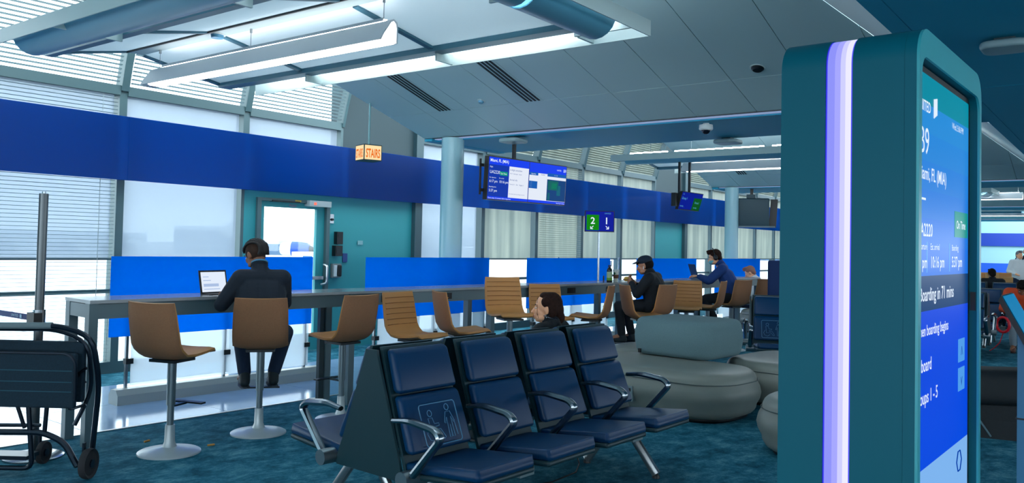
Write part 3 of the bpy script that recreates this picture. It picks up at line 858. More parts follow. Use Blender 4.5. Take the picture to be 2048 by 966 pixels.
# ------------------------------------------------------------------ bar counter
CYAW = -0.07
ctop = mat('counter_top', rgb(150, 155, 158), 0.18, noise=0.05, nscale=8, spec=0.7)
capr = mat('counter_apron', rgb(86, 110, 118), 0.4)
cnt = thing('bar_counter', 'long grey bar-height counter on square legs running along the windows', 'counter', (2.95, 6.08, 0), CYAW)
CL = 11.3
MB().box(0, CL, 0, 0.46, 1.045, 1.07).build('counter_top', ctop, cnt, bevel=0.004)
for y in (0.02, 0.40): MB().box(0.06, CL - 0.06, y, y + 0.025, 0.93, 1.04).build('apron', capr, cnt)
for x in (0.0, 2.36, 4.33, 6.92, 9.1, 11.24):
    for y in (0.01, 0.37): MB().box(x, x + 0.065, y, y + 0.075, 0, 1.045).build('leg', capr, cnt, bevel=0.003)
    MB().box(x + 0.003, x + 0.062, 0.085, 0.37, 0.94, 1.04).build('end_rail', capr, cnt)
for x in (1.35, 2.75, 3.55, 4.35, 5.75, 6.6, 8.3): MB().box(x, x + 0.16, 0.012, 0.019, 0.955, 1.02).build('outlet_panel', black, cnt)
MB().box(2.30, 2.355, 0.385, 0.43, 0, 0.93).build('cable_riser', mat('riser_grey', rgb(40, 60, 66), 0.5), cnt)

def on_counter(x, y): # local counter coordinates -> world
    c, s = math.cos(CYAW), math.sin(CYAW)
    return V((2.95 + c * x - s * y, 6.08 + s * x + c * y, 1.07))

# ------------------------------------------------------------------ glass dividers
blue_g = mix_mat('blue_glass', sh('Transparent', rgb(0, 172, 255)), shmix(sh('Translucent', rgb(0, 180, 255)), sh('Diffuse', rgb(0, 140, 235)), 0.25), 0.84)
frost = mix_mat('frosted_glass', sh('Transparent', (0.93, 0.96, 0.98, 1)), sh('Translucent', (0.86, 0.9, 0.93, 1)), 0.5)
def divider(label, x, L=2.22, grp='glass dividers behind the counter'):
    o = thing('glass_divider', label, 'divider', (x, 7.46 - 0.055 * (x - 3.9), 0), -0.05, grp)
    MB().prism([(-0.09, 0.0), (0.09, 0.0), (0.09, 0.09), (0.05, 0.14), (-0.05, 0.14), (-0.09, 0.09)], lambda u, v, w: (w, u, v), 0.06, L + 0.12).build('base_rail', mat('rail_grey', rgb(150, 160, 160), 0.4), o)
    MB().box(0.0, L, -0.006, 0.006, 0.62, 1.36).build('blue_panel', blue_g, o)
    MB().box(0.22, L - 0.02, 0.012, 0.022, 0.16, 0.615).build('frosted_pane', frost, o)
    for xx in (0.19, L / 2 + 0.08, L - 0.05):
        MB().box(xx - 0.012, xx + 0.012, 0.03, 0.06, 0.1, 0.9).build('post', steel, o)
        MB().box(xx - 0.02, xx + 0.05, 0.005, 0.065, 0.36, 0.41).build('clamp', dark_metal, o, bevel=0.004)
    return o
divider('blue glass divider nearest the camera, behind the seated person with the tablet', 3.80)
for i, l in enumerate(('blue glass divider between the exit door and the first round column', 'blue glass divider behind the person in profile', 'blue glass divider behind the person in the cap', 'blue glass divider behind the person with headphones')):
    divider(l, 3.80 + 2.97 * (i + 1) + (0.0, 0.05, 0.1, 0.1)[i], 2.2)

# window letters on the clear glazing beyond the counter
wt = thing('window_sign', 'pale lettering on the clear window left of the bottle', 'sign', (0, 0, 0))
text('sign_lettering', 'U N I T E D', (11.35, 7.59, 1.21), (1, 0, 0), (0, 0, 1), 0.11, mat('letter_blue', rgb(110, 130, 165), 0.5), wt, sx=2.1)
MB().box(11.3, 13.3, 7.6, 7.606, 0.14, 1.36).build('clear_pane', glass, wt)
for x in (11.32, 13.28): MB().box(x - 0.012, x + 0.012, 7.59, 7.615, 0.0, 1.36).build('post', steel, wt)
gl_ = MB()
for i in range(4): gl_.box(12.86 + 0.04 * i, 12.885 + 0.04 * i, 7.585, 7.59, 1.20, 1.30)
gl_.build('globe_logo', MATS['letter_blue'], wt)

# ------------------------------------------------------------------ bar stools
tan = mat('tan_leather', rgb(192, 134, 78), 0.45, spec=0.4, bump=0.2, bscale=500)
tan_back = mat('tan_fabric_back', rgb(150, 104, 72), 0.8, bump=0.4, bscale=900, noise=0.06, nscale=120)
pole_m = mat('stool_pole', rgb(120, 135, 142), 0.35, 0.6)
base_m = mat('stool_base', rgb(190, 198, 200), 0.35, 0.3)
def stool():
    o = thing('bar_stool', 'tan', 'stool')
    SZ = 0.70
    MB().lathe([(0.0, 0.0), (0.215, 0.0), (0.215, 0.010), (0.205, 0.016), (0.10, 0.032), (0.05, 0.045), (0.036, 0.08), (0.033, 0.20), (0.0, 0.20)], n=36).build('base', base_m, o, smooth=True)
    MB().cyl((0, 0, 0.19), (0, 0, 0.56), 0.024, n=16).build('gas_lift', pole_m, o, smooth=True)
    MB().cyl((0, 0, 0.34), (0, 0, 0.665), 0.031, n=16).build('pole', pole_m, o, smooth=True)
    fb = MB().box(-0.15, 0.15, 0.14, 0.19, 0.33, 0.342).box(-0.02, 0.02, 0.02, 0.15, 0.325, 0.338)
    fb.build('footrest', dark_metal, o, bevel=0.003)
    MB().box(-0.11, 0.11, -0.11, 0.11, 0.655, 0.675).build('seat_plate', dark_metal, o, bevel=0.01)
    # one bent shell: profile in y-z from seat front to back top
    prof = [(0.235, 0.0), (0.215, 0.018), (0.12, 0.006), (0.0, -0.004), (-0.10, 0.002), (-0.165, 0.03), (-0.20, 0.085), (-0.225, 0.20), (-0.245, 0.30), (-0.26, 0.385)]
    wid = [0.18, 0.195, 0.205, 0.21, 0.21, 0.21, 0.21, 0.208, 0.204, 0.195]
    th = [0.010, 0.020, 0.024, 0.024, 0.024, 0.024, 0.022, 0.018, 0.015, 0.010]
    nx = 8
    def grid(side, mt, nm):
        b = MB(); rows = []
        for j, (y, z) in enumerate(prof):
            a = V(prof[max(j - 1, 0)]); c = V(prof[min(j + 1, len(prof) - 1)])
            t = (c - a).normalized(); nrm = V((t.y, -t.x))      # towards the sitter
            if nrm.y < 0 and j < 3: nrm = -nrm
            row = []
            for i in range(nx + 1):
                u = -1 + 2 * i / nx
                x = wid[j] * u
                cup = 0.03 * u * u if j > 4 else 0.012 * u * u
                q = V((y, z)) + nrm * cup
                off = th[j] * (1 - 0.65 * abs(u) ** 6) * (1 if side > 0 else -1)
                q = q + nrm * off
                row.append(b.bm.verts.new((x, q.x, q.y + SZ)))
            rows.append(row)
        return b, rows
    b, top = grid(1, None, '')
    bot = []
    for j, (y, z) in enumerate(prof):
        a = V(prof[max(j - 1, 0)]); c = V(prof[min(j + 1, len(prof) - 1)])
        t = (c - a).normalized(); nrm = V((t.y, -t.x))
        if nrm.y < 0 and j < 3: nrm = -nrm
        row = []
        for i in range(nx + 1):
            u = -1 + 2 * i / nx
            cup = 0.03 * u * u if j > 4 else 0.012 * u * u
            q = V((y, z)) + nrm * (cup - th[j] * (1 - 0.65 * abs(u) ** 6))
            row.append(b.bm.verts.new((wid[j] * u, q.x, q.y + SZ)))
        bot.append(row)
    for j in range(len(prof) - 1):
        for i in range(nx):
            b.bm.faces.new((top[j][i], top[j][i + 1], top[j + 1][i + 1], top[j + 1][i])).material_index = 0
            f = b.bm.faces.new((bot[j][i], bot[j + 1][i], bot[j + 1][i + 1], bot[j][i + 1])); f.material_index = 1
        for i in (0, nx):
            b.bm.faces.new((top[j][i], top[j + 1][i], bot[j + 1][i], bot[j][i])).material_index = 0
    for j in (0, len(prof) - 1):
        for i in range(nx): b.bm.faces.new((top[j][i], bot[j][i], bot[j][i + 1], top[j][i + 1])).material_index = 0
    sh_ = b.build('seat_shell', [tan, tan_back], o, smooth=True, angle=1.2)
    # stitched channels on the inner face of the back
    for q in range(6):
        z = 0.10 + q * 0.048
        y = -0.205 - (z - 0.085) * 0.19
        MB().tube([(x, y + 0.024 + 0.03 * (x / 0.2) ** 2, SZ + z) for x in (-0.185, -0.1, 0, 0.1, 0.185)], 0.0035, 5).build('stitch_welt', mat('stitch', rgb(150, 98, 52), 0.6), sh_)
    return o
def face(dx, dy): return math.atan2(dy, dx) - pi / 2
st0 = stool()
stools = [
    (3.29, 5.54, face(0.945, 0.33), 'tan bar stool nearest the camera, its seat turned to the right'),
    (4.08, 5.59, face(0.62, 0.78), 'tan bar stool under the person with the tablet, seen from behind'),
    (4.87, 5.52, face(0.0, 1.0), 'tan bar stool right of the person with the tablet, its seat turned left'),
    (5.44, 5.20, face(0.02, -1.0), 'tan bar stool showing its stitched front, left of the plain-backed one'),
    (6.05, 5.18, face(0.88, -0.47), 'tan bar stool seen side on, in front of the round column'),
    (6.85, 5.20, face(-0.5, -0.87), 'tan bar stool facing the camera, left of the person in profile'),
    (7.94, 5.42, face(-0.5, -0.80), 'tan bar stool half hidden behind the person in profile'),
    (8.50, 5.22, face(-0.35, 0.93), 'tan bar stool behind the bench, back to back with its neighbour'),
    (9.05, 4.84, face(0.72, -0.65), 'tan bar stool with its seat turned to the person in the cap'),
    (9.55, 4.95, face(0.14, 0.99), 'tan bar stool under the person in the cap'),
    (10.75, 5.05, face(-0.85, -0.35), 'tan bar stool with a broad front, left of the person in blue'),
    (11.35, 5.0, face(-0.2, 0.98), 'tan bar stool overlapping the broad-fronted one from the right'),
    (12.25, 5.0, face(0.31, 0.95), 'tan bar stool under the person with headphones'),
    (13.2, 5.0, face(0.31, 0.95), 'tan bar stool at the far end of the counter'),
]
GS = 'bar stools along the counter'
for i, (x, y, a, lb) in enumerate(stools):
    o = st0 if i == 0 else dup(st0)
    o.location = (x, y, 0); o.rotation_euler = (0, 0, a); o['label'] = lb; o['group'] = GS
    if i == 5:                                                        # this one is wound up higher
        for ch in o.children:
            if ch.name.split('.')[0] in ('pole', 'footrest', 'seat_plate', 'seat_shell'): ch.location.z += 0.11
for i, (x, y, a, lb) in enumerate(((24.6, 3.55, 1.2, 'leftmost tan chair in the distance right of the kiosk'), (25.2, 3.2, 1.6, 'middle tan chair in the distance right of the kiosk'), (25.8, 2.95, 1.4, 'rightmost tan chair in the distance right of the kiosk'))):
    o = dup(st0); o.location = (x, y, 0); o.rotation_euler = (0, 0, a); o['label'] = lb; o['group'] = 'tan chairs in the distance'

# ------------------------------------------------------------------ ottomans
ott_m = mat('grey_leather', rgb(134, 138, 130), 0.38, spec=0.5, bump=0.15, bscale=300)
cush_m = mat('grey_woven', rgb(104, 132, 138), 0.9, noise=0.12, nscale=220, bump=0.5, bscale=700)
def pouf(b, hx, hy, R, z0, z1, bulge=0.04, rv=0.10, nc=8):
    """soft block with a rounded plan"""
    prof = []
    for i in range(6): a = pi / 2 * i / 5; prof.append((-rv * (1 - math.sin(a)), z0 + rv * (1 - math.cos(a))))
    h0, h1 = z0 + rv, z1 - rv
    for i in range(1, 4): t = i / 4; prof.append((bulge * math.sin(pi * t), h0 + (h1 - h0) * t))
    for i in range(6): a = pi / 2 * i / 5; prof.append((-rv * (1 - math.cos(a)), h1 + rv * math.sin(a)))
    prof += [(-rv - 0.1, z1 + 0.008), (-min(hx, hy) + 0.03, z1 + 0.012)]
    rings = []
    for off, z in prof:
        X, Y = hx + off, hy + off
        r = max(0.01, min(R + off, X - 0.005, Y - 0.005))
        ring = []
        for cx_, cy_, a0 in ((X - r, Y - r, 0), (-X + r, Y - r, pi / 2), (-X + r, -Y + r, pi), (X - r, -Y + r, 1.5 * pi)):
            for q in range(nc + 1):
                a = a0 + pi / 2 * q / nc
                ring.append((cx_ + r * math.cos(a), cy_ + r * math.sin(a), z))
        rings.append(ring)
    b.loft(rings); return b
def ottoman(label, loc, rz, hx, hy, R):
    o = thing('ottoman', label, 'ottoman', loc, rz, 'grey leather ottomans')
    pouf(MB(), hx, hy, R, 0.03, 0.44).build('body', ott_m, o, smooth=True)
    pouf(MB(), hx - 0.08, hy - 0.08, max(0.05, R - 0.08), 0.0, 0.06, 0, 0.02).build('plinth', black, o, smooth=True)
    b = MB()
    pts = []
    X, Y, r = hx + 0.006, hy + 0.006, R
    for cx_, cy_, a0 in ((X - r, Y - r, 0), (-X + r, Y - r, pi / 2), (-X + r, -Y + r, pi), (X - r, -Y + r, 1.5 * pi)):
        pts += [(cx_ + r * math.cos(a0 + pi / 2 * q / 8), cy_ + r * math.sin(a0 + pi / 2 * q / 8), 0.345) for q in range(9)]
    b.tube(pts, 0.004, 5, closed=True, up=(0, 0, 1)).build('seam', mat('seam_grey', rgb(80, 92, 92), 0.5), o)
    return o
o1 = ottoman('large grey leather ottoman under the woven cushion, nearest the camera', (7.35, 3.68, 0), -0.12, 0.50, 0.88, 0.40)
MB().box(-0.545, -0.50, -0.02, 0.06, 0.12, 0.26).build('power_socket', mat('socket_steel', rgb(150, 165, 168), 0.35, 0.5), o1, bevel=0.004)
for z in (0.18, 0.24): MB().box(-0.549, -0.544, 0.0, 0.04, z - 0.03, z + 0.0).build('socket_face', black, o1)
ottoman('grey leather ottoman right behind the cushion, half hidden by the kiosk', (8.60, 2.75, 0), -0.10, 0.62, 0.66, 0.35)
ottoman('grey leather ottoman peeping out left of the woven cushion', (8.40, 4.42, 0), 0.0, 0.42, 0.42, 0.35)
o4 = ottoman('pale round ottoman just showing at the left edge of the kiosk', (6.45, 1.92, 0), 0.0, 0.42, 0.42, 0.40)
cu_ = thing('ottoman_cushion', 'woven grey block cushion sitting on the large leather ottoman', 'cushion', (7.98, 3.72, 0.452), -0.10)
pouf(MB(), 0.42, 0.46, 0.20, 0.0, 0.375, 0.015, 0.075).build('body', cush_m, cu_, smooth=True)
MB().box(-0.435, -0.42, 0.30, 0.33, 0.02, 0.06).build('tag', black, cu_)

# ------------------------------------------------------------------ transport wheelchair, left
wc_f = mat('chair_fabric', rgb(14, 42, 58), 0.8, bump=0.6, bscale=500, noise=0.15, nscale=90)
tube_m = mat('black_tube', rgb(20, 34, 48), 0.3, 0.5)
rub = mat('rubber', rgb(38, 36, 40), 0.8)
wch = thing('transport_wheelchair', 'black folded airport transport wheelchair at the left edge, seen from behind', 'wheelchair', (2.39, 5.64, 0), 0.6435)
def wt_(pts, r=0.014, nm='frame_tube', rr=0.06): return MB().tube(fillet(pts, rr, 4), r, 8).build(nm, tube_m, wch, smooth=True)
# handle frame: spans y (left in picture is +y)
wt_([(-0.05, 0.55, 0.955), (-0.05, -0.20, 0.965), (-0.05, -0.40, 0.90), (0.02, -0.42, 0.60), (0.07, -0.36, 0.10)], 0.018, 'handle_frame', 0.12)
wt_([(-0.02, 0.55, 0.93), (-0.02, -0.16, 0.94), (-0.02, -0.36, 0.86), (0.05, -0.36, 0.55), (0.0, -0.28, 0.33)], 0.014, 'frame_tube', 0.1)
for x, z0, z1, ya, yb, nm in ((-0.09, 0.455, 0.80, -0.33, 0.60, 'back_panel'), (-0.01, 0.48, 0.865, -0.34, 0.60, 'rear_panel')):
    p_ = MB().rbox((x, (ya + yb) / 2, (z0 + z1) / 2), (0.02, (yb - ya) / 2, (z1 - z0) / 2), 0.016, 3).build(nm, wc_f, wch, smooth=True)
    if nm == 'back_panel':
        for z in (0.56, 0.62, 0.69): MB().tube([(x - 0.021, ya + 0.02, z), (x - 0.021, yb - 0.02, z)], 0.003, 5).build('quilt_seam', mat('quilt', rgb(40, 90, 105), 0.7), p_)
        MB().tube(fillet([(x - 0.02, yb, z1), (x - 0.02, ya + 0.05, z1), (x - 0.02, ya, z1 - 0.05), (x - 0.01, ya, z0 + 0.05)], 0.04), 0.010, 6).build('panel_piping', tube_m, p_)
wt_([(0.0, 0.45, 0.46), (0.0, 0.42, 0.20), (0.0, 0.30, 0.05), (0.0, -0.02, 0.05), (0.0, 0.02, 0.46)], 0.016, 'foot_loop')
wt_([(0.06, 0.45, 0.10), (0.06, 0.0, 0.10)], 0.012)
MB().box(0.0, 0.14, 0.02, 0.34, 0.10, 0.125).build('footplate', tube_m, wch, bevel=0.006)
wt_([(0.0, 0.55, 0.27), (0.0, -0.08, 0.28), (0.0, -0.22, 0.22), (-0.04, -0.33, 0.08)], 0.020, 'lower_rail')
wt_([(0.02, 0.5, 0.31), (0.02, -0.05, 0.32)], 0.012)
wt_([(0.0, -0.10, 0.47), (0.0, -0.09, 0.28)], 0.014); wt_([(0.0, 0.10, 0.47), (0.02, 0.05, 0.30)], 0.012)
wt_([(-0.02, -0.30, 0.50), (0.0, -0.22, 0.42), (0.02, -0.34, 0.46)], 0.010)
wt_([(-0.03, -0.36, 0.70), (-0.03, -0.30, 0.66), (0.0, -0.34, 0.60)], 0.009, 'brake_lever')
for (x, y, r, w) in ((-0.02, -0.39, 0.095, 0.022), (0.30, 0.08, 0.075, 0.018)):
    MB().lathe([(r - 0.02, -w), (r - 0.004, -w), (r, -w * 0.6), (r, w * 0.6), (r - 0.004, w), (r - 0.02, w)], n=28)
    b = MB().lathe([(0.015, -w), (r - 0.02, -w * 0.6), (r - 0.004, -w), (r, -w * 0.5), (r, w * 0.5), (r - 0.004, w), (r - 0.02, w * 0.6), (0.015, w)], n=28)
    for v in b.bm.verts: c = v.co.copy(); v.co = V((x + c.x, y + c.z, r + c.y))
    wo = b.build('wheel', rub, wch, smooth=True)
    MB().cyl((x, y - w - 0.006, r), (x, y + w + 0.006, r), 0.028, n=14).build('wheel_hub', tube_m, wo, smooth=True)
    MB().box(x - 0.014, x + 0.014, y + w + 0.004, y + w + 0.016, r - 0.02, r + 0.13).build('caster_fork', tube_m, wch)
MB().cyl((-0.05, 0.28, 0.957), (-0.05, -0.14, 0.966), 0.021, n=12).build('hand_grip', mat('grip_grey', rgb(110, 125, 130), 0.6), wch, smooth=True)

# ------------------------------------------------------------------ belt post
bp_ = thing('barrier_post', 'tall steel post on a round base with blue belt, behind the wheelchair', 'post', (2.61, 6.10, 0))
MB().lathe([(0.0, 0), (0.19, 0), (0.19, 0.012), (0.17, 0.02), (0.05, 0.032), (0.0, 0.034)], n=36).build('base', steel, bp_, smooth=True)
MB().cyl((0, 0, 0.03), (0, 0, 1.83), 0.030, n=20).build('pole', mat('pole_dark_steel', rgb(90, 95, 98), 0.3, 0.9), bp_, smooth=True)
MB().cyl((0, 0, 1.83), (0, 0, 1.845), 0.012, n=10).build('pole_tip', steel, bp_)
MB().cyl((0, 0, 0.93), (0, 0, 1.02), 0.040, n=20).build('collar', steel, bp_, smooth=True)
MB().box(-0.055, 0.0, -0.05, 0.06, 0.93, 1.0).build('belt_cassette', black, bp_, bevel=0.005)
MB().box(-0.044, -0.041, 0.06, 0.75, 0.945, 0.985).build('belt', mat('belt_blue', rgb(18, 48, 110), 0.6), bp_)
text('belt_lettering', 'UNITED', (-0.0445, 0.34, 0.957), (0, -1, 0), (0, 0, 1), 0.026, mat('belt_white', rgb(170, 200, 220), 0.6), bp_, sx=1.3)
MB().box(-0.046, -0.0445, 0.165, 0.195, 0.953, 0.977).build('belt_logo', MATS['belt_white'], bp_)
for i, (x, y, a) in enumerate(((3.35, 5.95, 0.3), (3.60, 5.50, -0.2))):
    c = thing('crumb', ['orange crumb on the carpet behind the nearest stool base', 'orange crumb on the carpet right of the nearest stool base'][i], 'crumb', (x, y, 0.0), a, 'crumbs on the carpet')
    MB().rbox((0, 0, 0.006), (0.028, 0.008, 0.007), 0.006, 2).build('morsel', mat('crumb_orange', rgb(190, 140, 70), 0.7), c, smooth=True)

# ------------------------------------------------------------------ table things
def lean_device(name, label, cat, loc, rz, w, h, tilt, bright):
    o = thing(name, label, cat, loc, rz)
    s, c = math.sin(tilt), math.cos(tilt)
    b = MB().obox((0, s * h / 2, c * h / 2 + 0.004), (w / 2, 0, 0), (0, c * 0.004, -s * 0.004), (0, s * h / 2, c * h / 2)); b.build('casing', black, o, bevel=0.002)
    f = lambda u, v, l: V((u, s * v - c * (0.0045 + l), c * v + 0.004 + s * (0.0045 + l)))
    return o, f
o, f = lean_device('tablet_computer', 'tablet computer with white page, standing on the counter before the seated person', 'tablet', (4.09, 6.27, 1.07), 0.15, 0.29, 0.20, 0.2, 1)
sc_ = MB().hexa([f(u, v, l) for l in (0, 0.001) for u, v in ((-0.13, 0.015), (0.13, 0.015), (0.13, 0.185), (-0.13, 0.185))]).build('display', em('tablet_white', 225, 235, 250), o)
for (u0, u1, v0, v1, cc) in ((-0.11, -0.05, 0.14, 0.147, 'p1'), (-0.11, -0.03, 0.11, 0.117, 'p1'), (-0.11, 0.05, 0.06, 0.085, 'p2'), (-0.11, 0.06, 0.035, 0.042, 'p1')):
    MB().hexa([f(u, v, l) for l in (0.0012, 0.0016) for u, v in ((u0, v0), (u1, v0), (u1, v1), (u0, v1))]).build('page_print', em('page_' + cc, 170, 190, 225), sc_)
MB().box(-0.145, 0.145, -0.10, 0.002, 0, 0.008).build('keyboard', black, o, bevel=0.002)
p = V((12.66, 5.80, 1.07))
o, f = lean_device('laptop', 'thin grey laptop open before the person with headphones', 'laptop', p, 0.75, 0.34, 0.23, 0.30, 1)
MB().hexa([f(u, v, l) for l in (0, 0.001) for u, v in ((-0.155, 0.012), (0.155, 0.012), (0.155, 0.215), (-0.155, 0.215))]).build('display', em('laptop_dim', 60, 130, 170, 0.6), o)
MB().box(-0.17, 0.17, -0.23, 0.002, 0, 0.012).build('keyboard', MATS['counter_apron'], o, bevel=0.002)
def bottle(loc):
    o = thing('drink_bottle', 'dark bottle with pale green label on the counter left of the paper cup', 'bottle', loc)
    MB().lathe([(0.0, 0), (0.036, 0), (0.038, 0.01), (0.038, 0.15), (0.034, 0.175), (0.016, 0.20), (0.015, 0.21), (0, 0.21)], n=20).build('body', mat('bottle_dark', rgb(24, 28, 24), 0.2), o, smooth=True)
    MB().lathe([(0.0386, 0.025), (0.0386, 0.14)], n=20).build('label_wrap', mat('bottle_label', rgb(165, 190, 150), 0.5), o, smooth=True)
    MB().lathe([(0.0, 0.205), (0.019, 0.205), (0.019, 0.232), (0, 0.232)], n=16).build('cap', mat('cap_blue', rgb(20, 40, 90), 0.4), o, smooth=True)
    MB().lathe([(0.0389, 0.025), (0.0389, 0.06)], n=20).build('label_stripe', mat('label_green', rgb(110, 160, 30), 0.5), o, smooth=True)
bottle((9.72, 5.70, 1.07))
o = thing('paper_cup', 'white paper coffee cup with brown sleeve and round green logo, on the counter', 'cup', (9.86, 5.68, 1.07))
MB().lathe([(0.0, 0), (0.029, 0), (0.040, 0.15), (0.0, 0.15)], n=24).build('cup_body', mat('cup_white', rgb(215, 215, 205), 0.6), o, smooth=True)
MB().lathe([(0.0345, 0.05), (0.0372, 0.10), (0.0385, 0.10), (0.0355, 0.05)], n=24).build('sleeve', mat('sleeve_brown', rgb(115, 75, 50), 0.8), o, smooth=True)
MB().lathe([(0.0, 0.148), (0.043, 0.148), (0.043, 0.158), (0.037, 0.172), (0, 0.172)], n=24).build('lid', white_m, o, smooth=True)
b = MB().lathe([(0.0, 0.0), (0.017, 0.0), (0.017, 0.002), (0.0, 0.002)], n=18)
for v in b.bm.verts: c = v.co.copy(); v.co = V((-0.0395 - c.z + 0.0, c.x - 0.0, 0.118 + c.y))
b.build('logo_roundel', mat('logo_green', rgb(0, 90, 60), 0.6), o)
o = thing('phone', 'small black phone standing left of the bottle', 'phone', (9.60, 5.72, 1.07))
MB().rbox((0, 0, 0.045), (0.012, 0.006, 0.045), 0.005, 2).build('casing', black, o, smooth=True)

# ------------------------------------------------------------------ hanging displays and signs
fx0, fx1 = 8.17, 9.80
FY = 6.62
fid = thing('flight_display', 'wide hanging flight screen showing Miami, in front of the first round column', 'screen', (fx0, FY, 2.12), -0.075)
W2, Hh = 1.63, 0.56
ti = 0.05
fn = lambda u, v, l: V((u, -ti * v - l, v))
cs = MB().hexa([fn(u, v, l) for l in (-0.07, 0) for u, v in ((0, 0), (W2, 0), (W2, Hh), (0, Hh))]).build('casing', black, fid, bevel=0.004)
FO, FR, FU = fn(0, 0, 0), V((1, 0, 0)), V((0, -ti, 1)).normalized()
def fp(nm, x0, x1, y0, y1, mt, l=0.0005): return panel(nm, FO, FR, FU, x0, x1, y0, y1, mt, cs, 0.0005, l)
fb_ = em('fid_blue', 10, 60, 235); fdk = em('fid_navy', 0, 50, 165); fw = em('fid_white', 225, 232, 245); fbt = em('fid_mid', 0, 88, 175)
fp('screen_field', 0.01, W2 - 0.01, 0.01, Hh - 0.01, fb_)
fp('flight_field', 0.01, 0.40, 0.045, 0.455, fdk, 0.0012)
fp('info_field', 0.405, 0.80, 0.045, 0.455, fw, 0.0012)
fp('info_field', 0.815, W2 - 0.01, 0.045, 0.415, fw, 0.0012)
fp('tab', 0.815, 1.0, 0.38, 0.42, fbt, 0.002); fp('tab', 1.20, W2 - 0.01, 0.385, 0.43, fbt, 0.002)
fp('seat_list', 0.815, 0.99, 0.20, 0.30, fbt, 0.002)
fp('map', 1.20, W2 - 0.012, 0.05, 0.345, em('map_sea', 0, 60, 120), 0.002)
for (x0, x1, y0, y1, c) in ((1.22, 1.45, 0.20, 0.33, (0, 95, 95)), (1.30, 1.42, 0.22, 0.30, (10, 125, 95)), (1.42, 1.50, 0.13, 0.27, (0, 95, 120)), (1.22, 1.27, 0.06, 0.16, (0, 90, 110))):
    fp('map_land', x0, x1, y0, y1, em('map_%d' % (c[0] * 3 + c[1] + c[2]), *c), 0.0026)
fp('screen_seam', 0.803, 0.812, 0, Hh, black, 0.002)
fp('status_pill', 0.225, 0.375, 0.325, 0.375, em('fid_green', 0, 150, 120), 0.002)
def ftx(body, x, y, s, mt=tx_w, bold=0.0): return text('screen_text', body, fn(x, y, 0.0035), FR, FU, s, mt, cs, bold=bold)
ftx('Miami, FL (MIA)', 0.03, 0.49, 0.055, bold=0.0008)
ftx('Flight', 0.03, 0.415, 0.026); ftx('UA2220', 0.03, 0.34, 0.058); ftx('On Time', 0.24, 0.338, 0.032)
ftx('Est. departure', 0.03, 0.28, 0.022); ftx('6:17 pm', 0.03, 0.225, 0.048); ftx('Est. arrival', 0.215, 0.28, 0.022); ftx('10:16 pm', 0.215, 0.225, 0.048)
ftx('Boarding time', 0.03, 0.16, 0.024); ftx('5:37 pm', 0.03, 0.105, 0.048)
ftx('Doors close 15 minutes before departure', 0.02, 0.016, 0.026); ftx('Wed, May 8  4:26 pm', 1.42, 0.016, 0.022)
ftx('B9', 1.55, 0.465, 0.06); ftx('UNITED', 1.40, 0.475, 0.028)
fin = em('fid_ink', 60, 90, 160)
ftx('In-flight amenities', 0.42, 0.40, 0.034, fin); ftx('Wi-Fi   Beverages   Snacks', 0.42, 0.355, 0.022, fin); ftx('Arrival info', 0.42, 0.27, 0.034, fin)
ftx('Terminal N    Gate    Baggage 3', 0.42, 0.215, 0.022, fin); ftx('Information shown may change at any time', 0.42, 0.09, 0.018, fin)
ftx('Upgrades', 0.85, 0.39, 0.026); ftx('Standby', 1.06, 0.39, 0.026, fin); ftx('1  2  3', 1.35, 0.398, 0.026)
for q in range(4): ftx('- - -', 0.84, 0.275 - q * 0.022, 0.022, tx_w)
bk = MB().box(-0.07, -0.05, 0.05, 0.07, 0.06, 0.52).box(-0.07, 0.0, 0.05, 0.07, 0.10, 0.14).box(-0.07, 0.0, 0.05, 0.07, 0.42, 0.46)
bk.build('side_bracket', black, fid)
MB().box(0.62, 0.66, 0.09, 0.13, 0.2, 0.87).build('hanging_pole', black, fid)
MB().box(0.5, 0.78, 0.06, 0.12, 0.2, 0.36).build('mount_plate', black, fid)

f2 = thing('gate_display', 'smaller hanging blue and green lane screen farther down the windows', 'screen', (12.55, 6.08, 2.2), 0.0)
t2 = 0.30
g2 = lambda u, v, l: V((u, -t2 * v - l, v))
c2 = MB().hexa([g2(u, v, l) for l in (-0.05, 0) for u, v in ((0, 0), (0.82, 0), (0.82, 0.30), (0, 0.30))]).build('casing', black, f2)
O2, R2, U2 = g2(0, 0, 0), V((1, 0, 0)), V((0, -t2, 1)).normalized()
panel('lane_field', O2, R2, U2, 0.01, 0.50, 0.01, 0.30, em('lane_blue', 5, 25, 140), c2, 0.0005, 0.0005)
panel('lane_field', O2, R2, U2, 0.50, 0.81, 0.01, 0.22, em('lane_green', 5, 80, 25), c2, 0.0005, 0.001)
panel('lane_field', O2, R2, U2, 0.50, 0.81, 0.22, 0.30, em('lane_blue', 5, 25, 140), c2, 0.0005, 0.001)
for bd_, x, y, s in (('Group 1', 0.04, 0.17, 0.06), ('Group 2', 0.56, 0.12, 0.05), ('boarding', 0.04, 0.05, 0.035), ('boarding', 0.56, 0.04, 0.035), ('B11', 0.05, 0.245, 0.03)):
    text('screen_text', bd_, g2(x, y, 0.003), R2, U2, s, em('lane_text', 90, 170, 210), c2)
for x in (0.13, 0.52): MB().box(x, x + 0.035, 0.03, 0.065, 0.1, 0.90).build('hanging_pole', black, f2)
MB().box(-0.08, 0.0, 0.0, 0.08, 0.05, 0.27).build('speaker_box', black, f2)

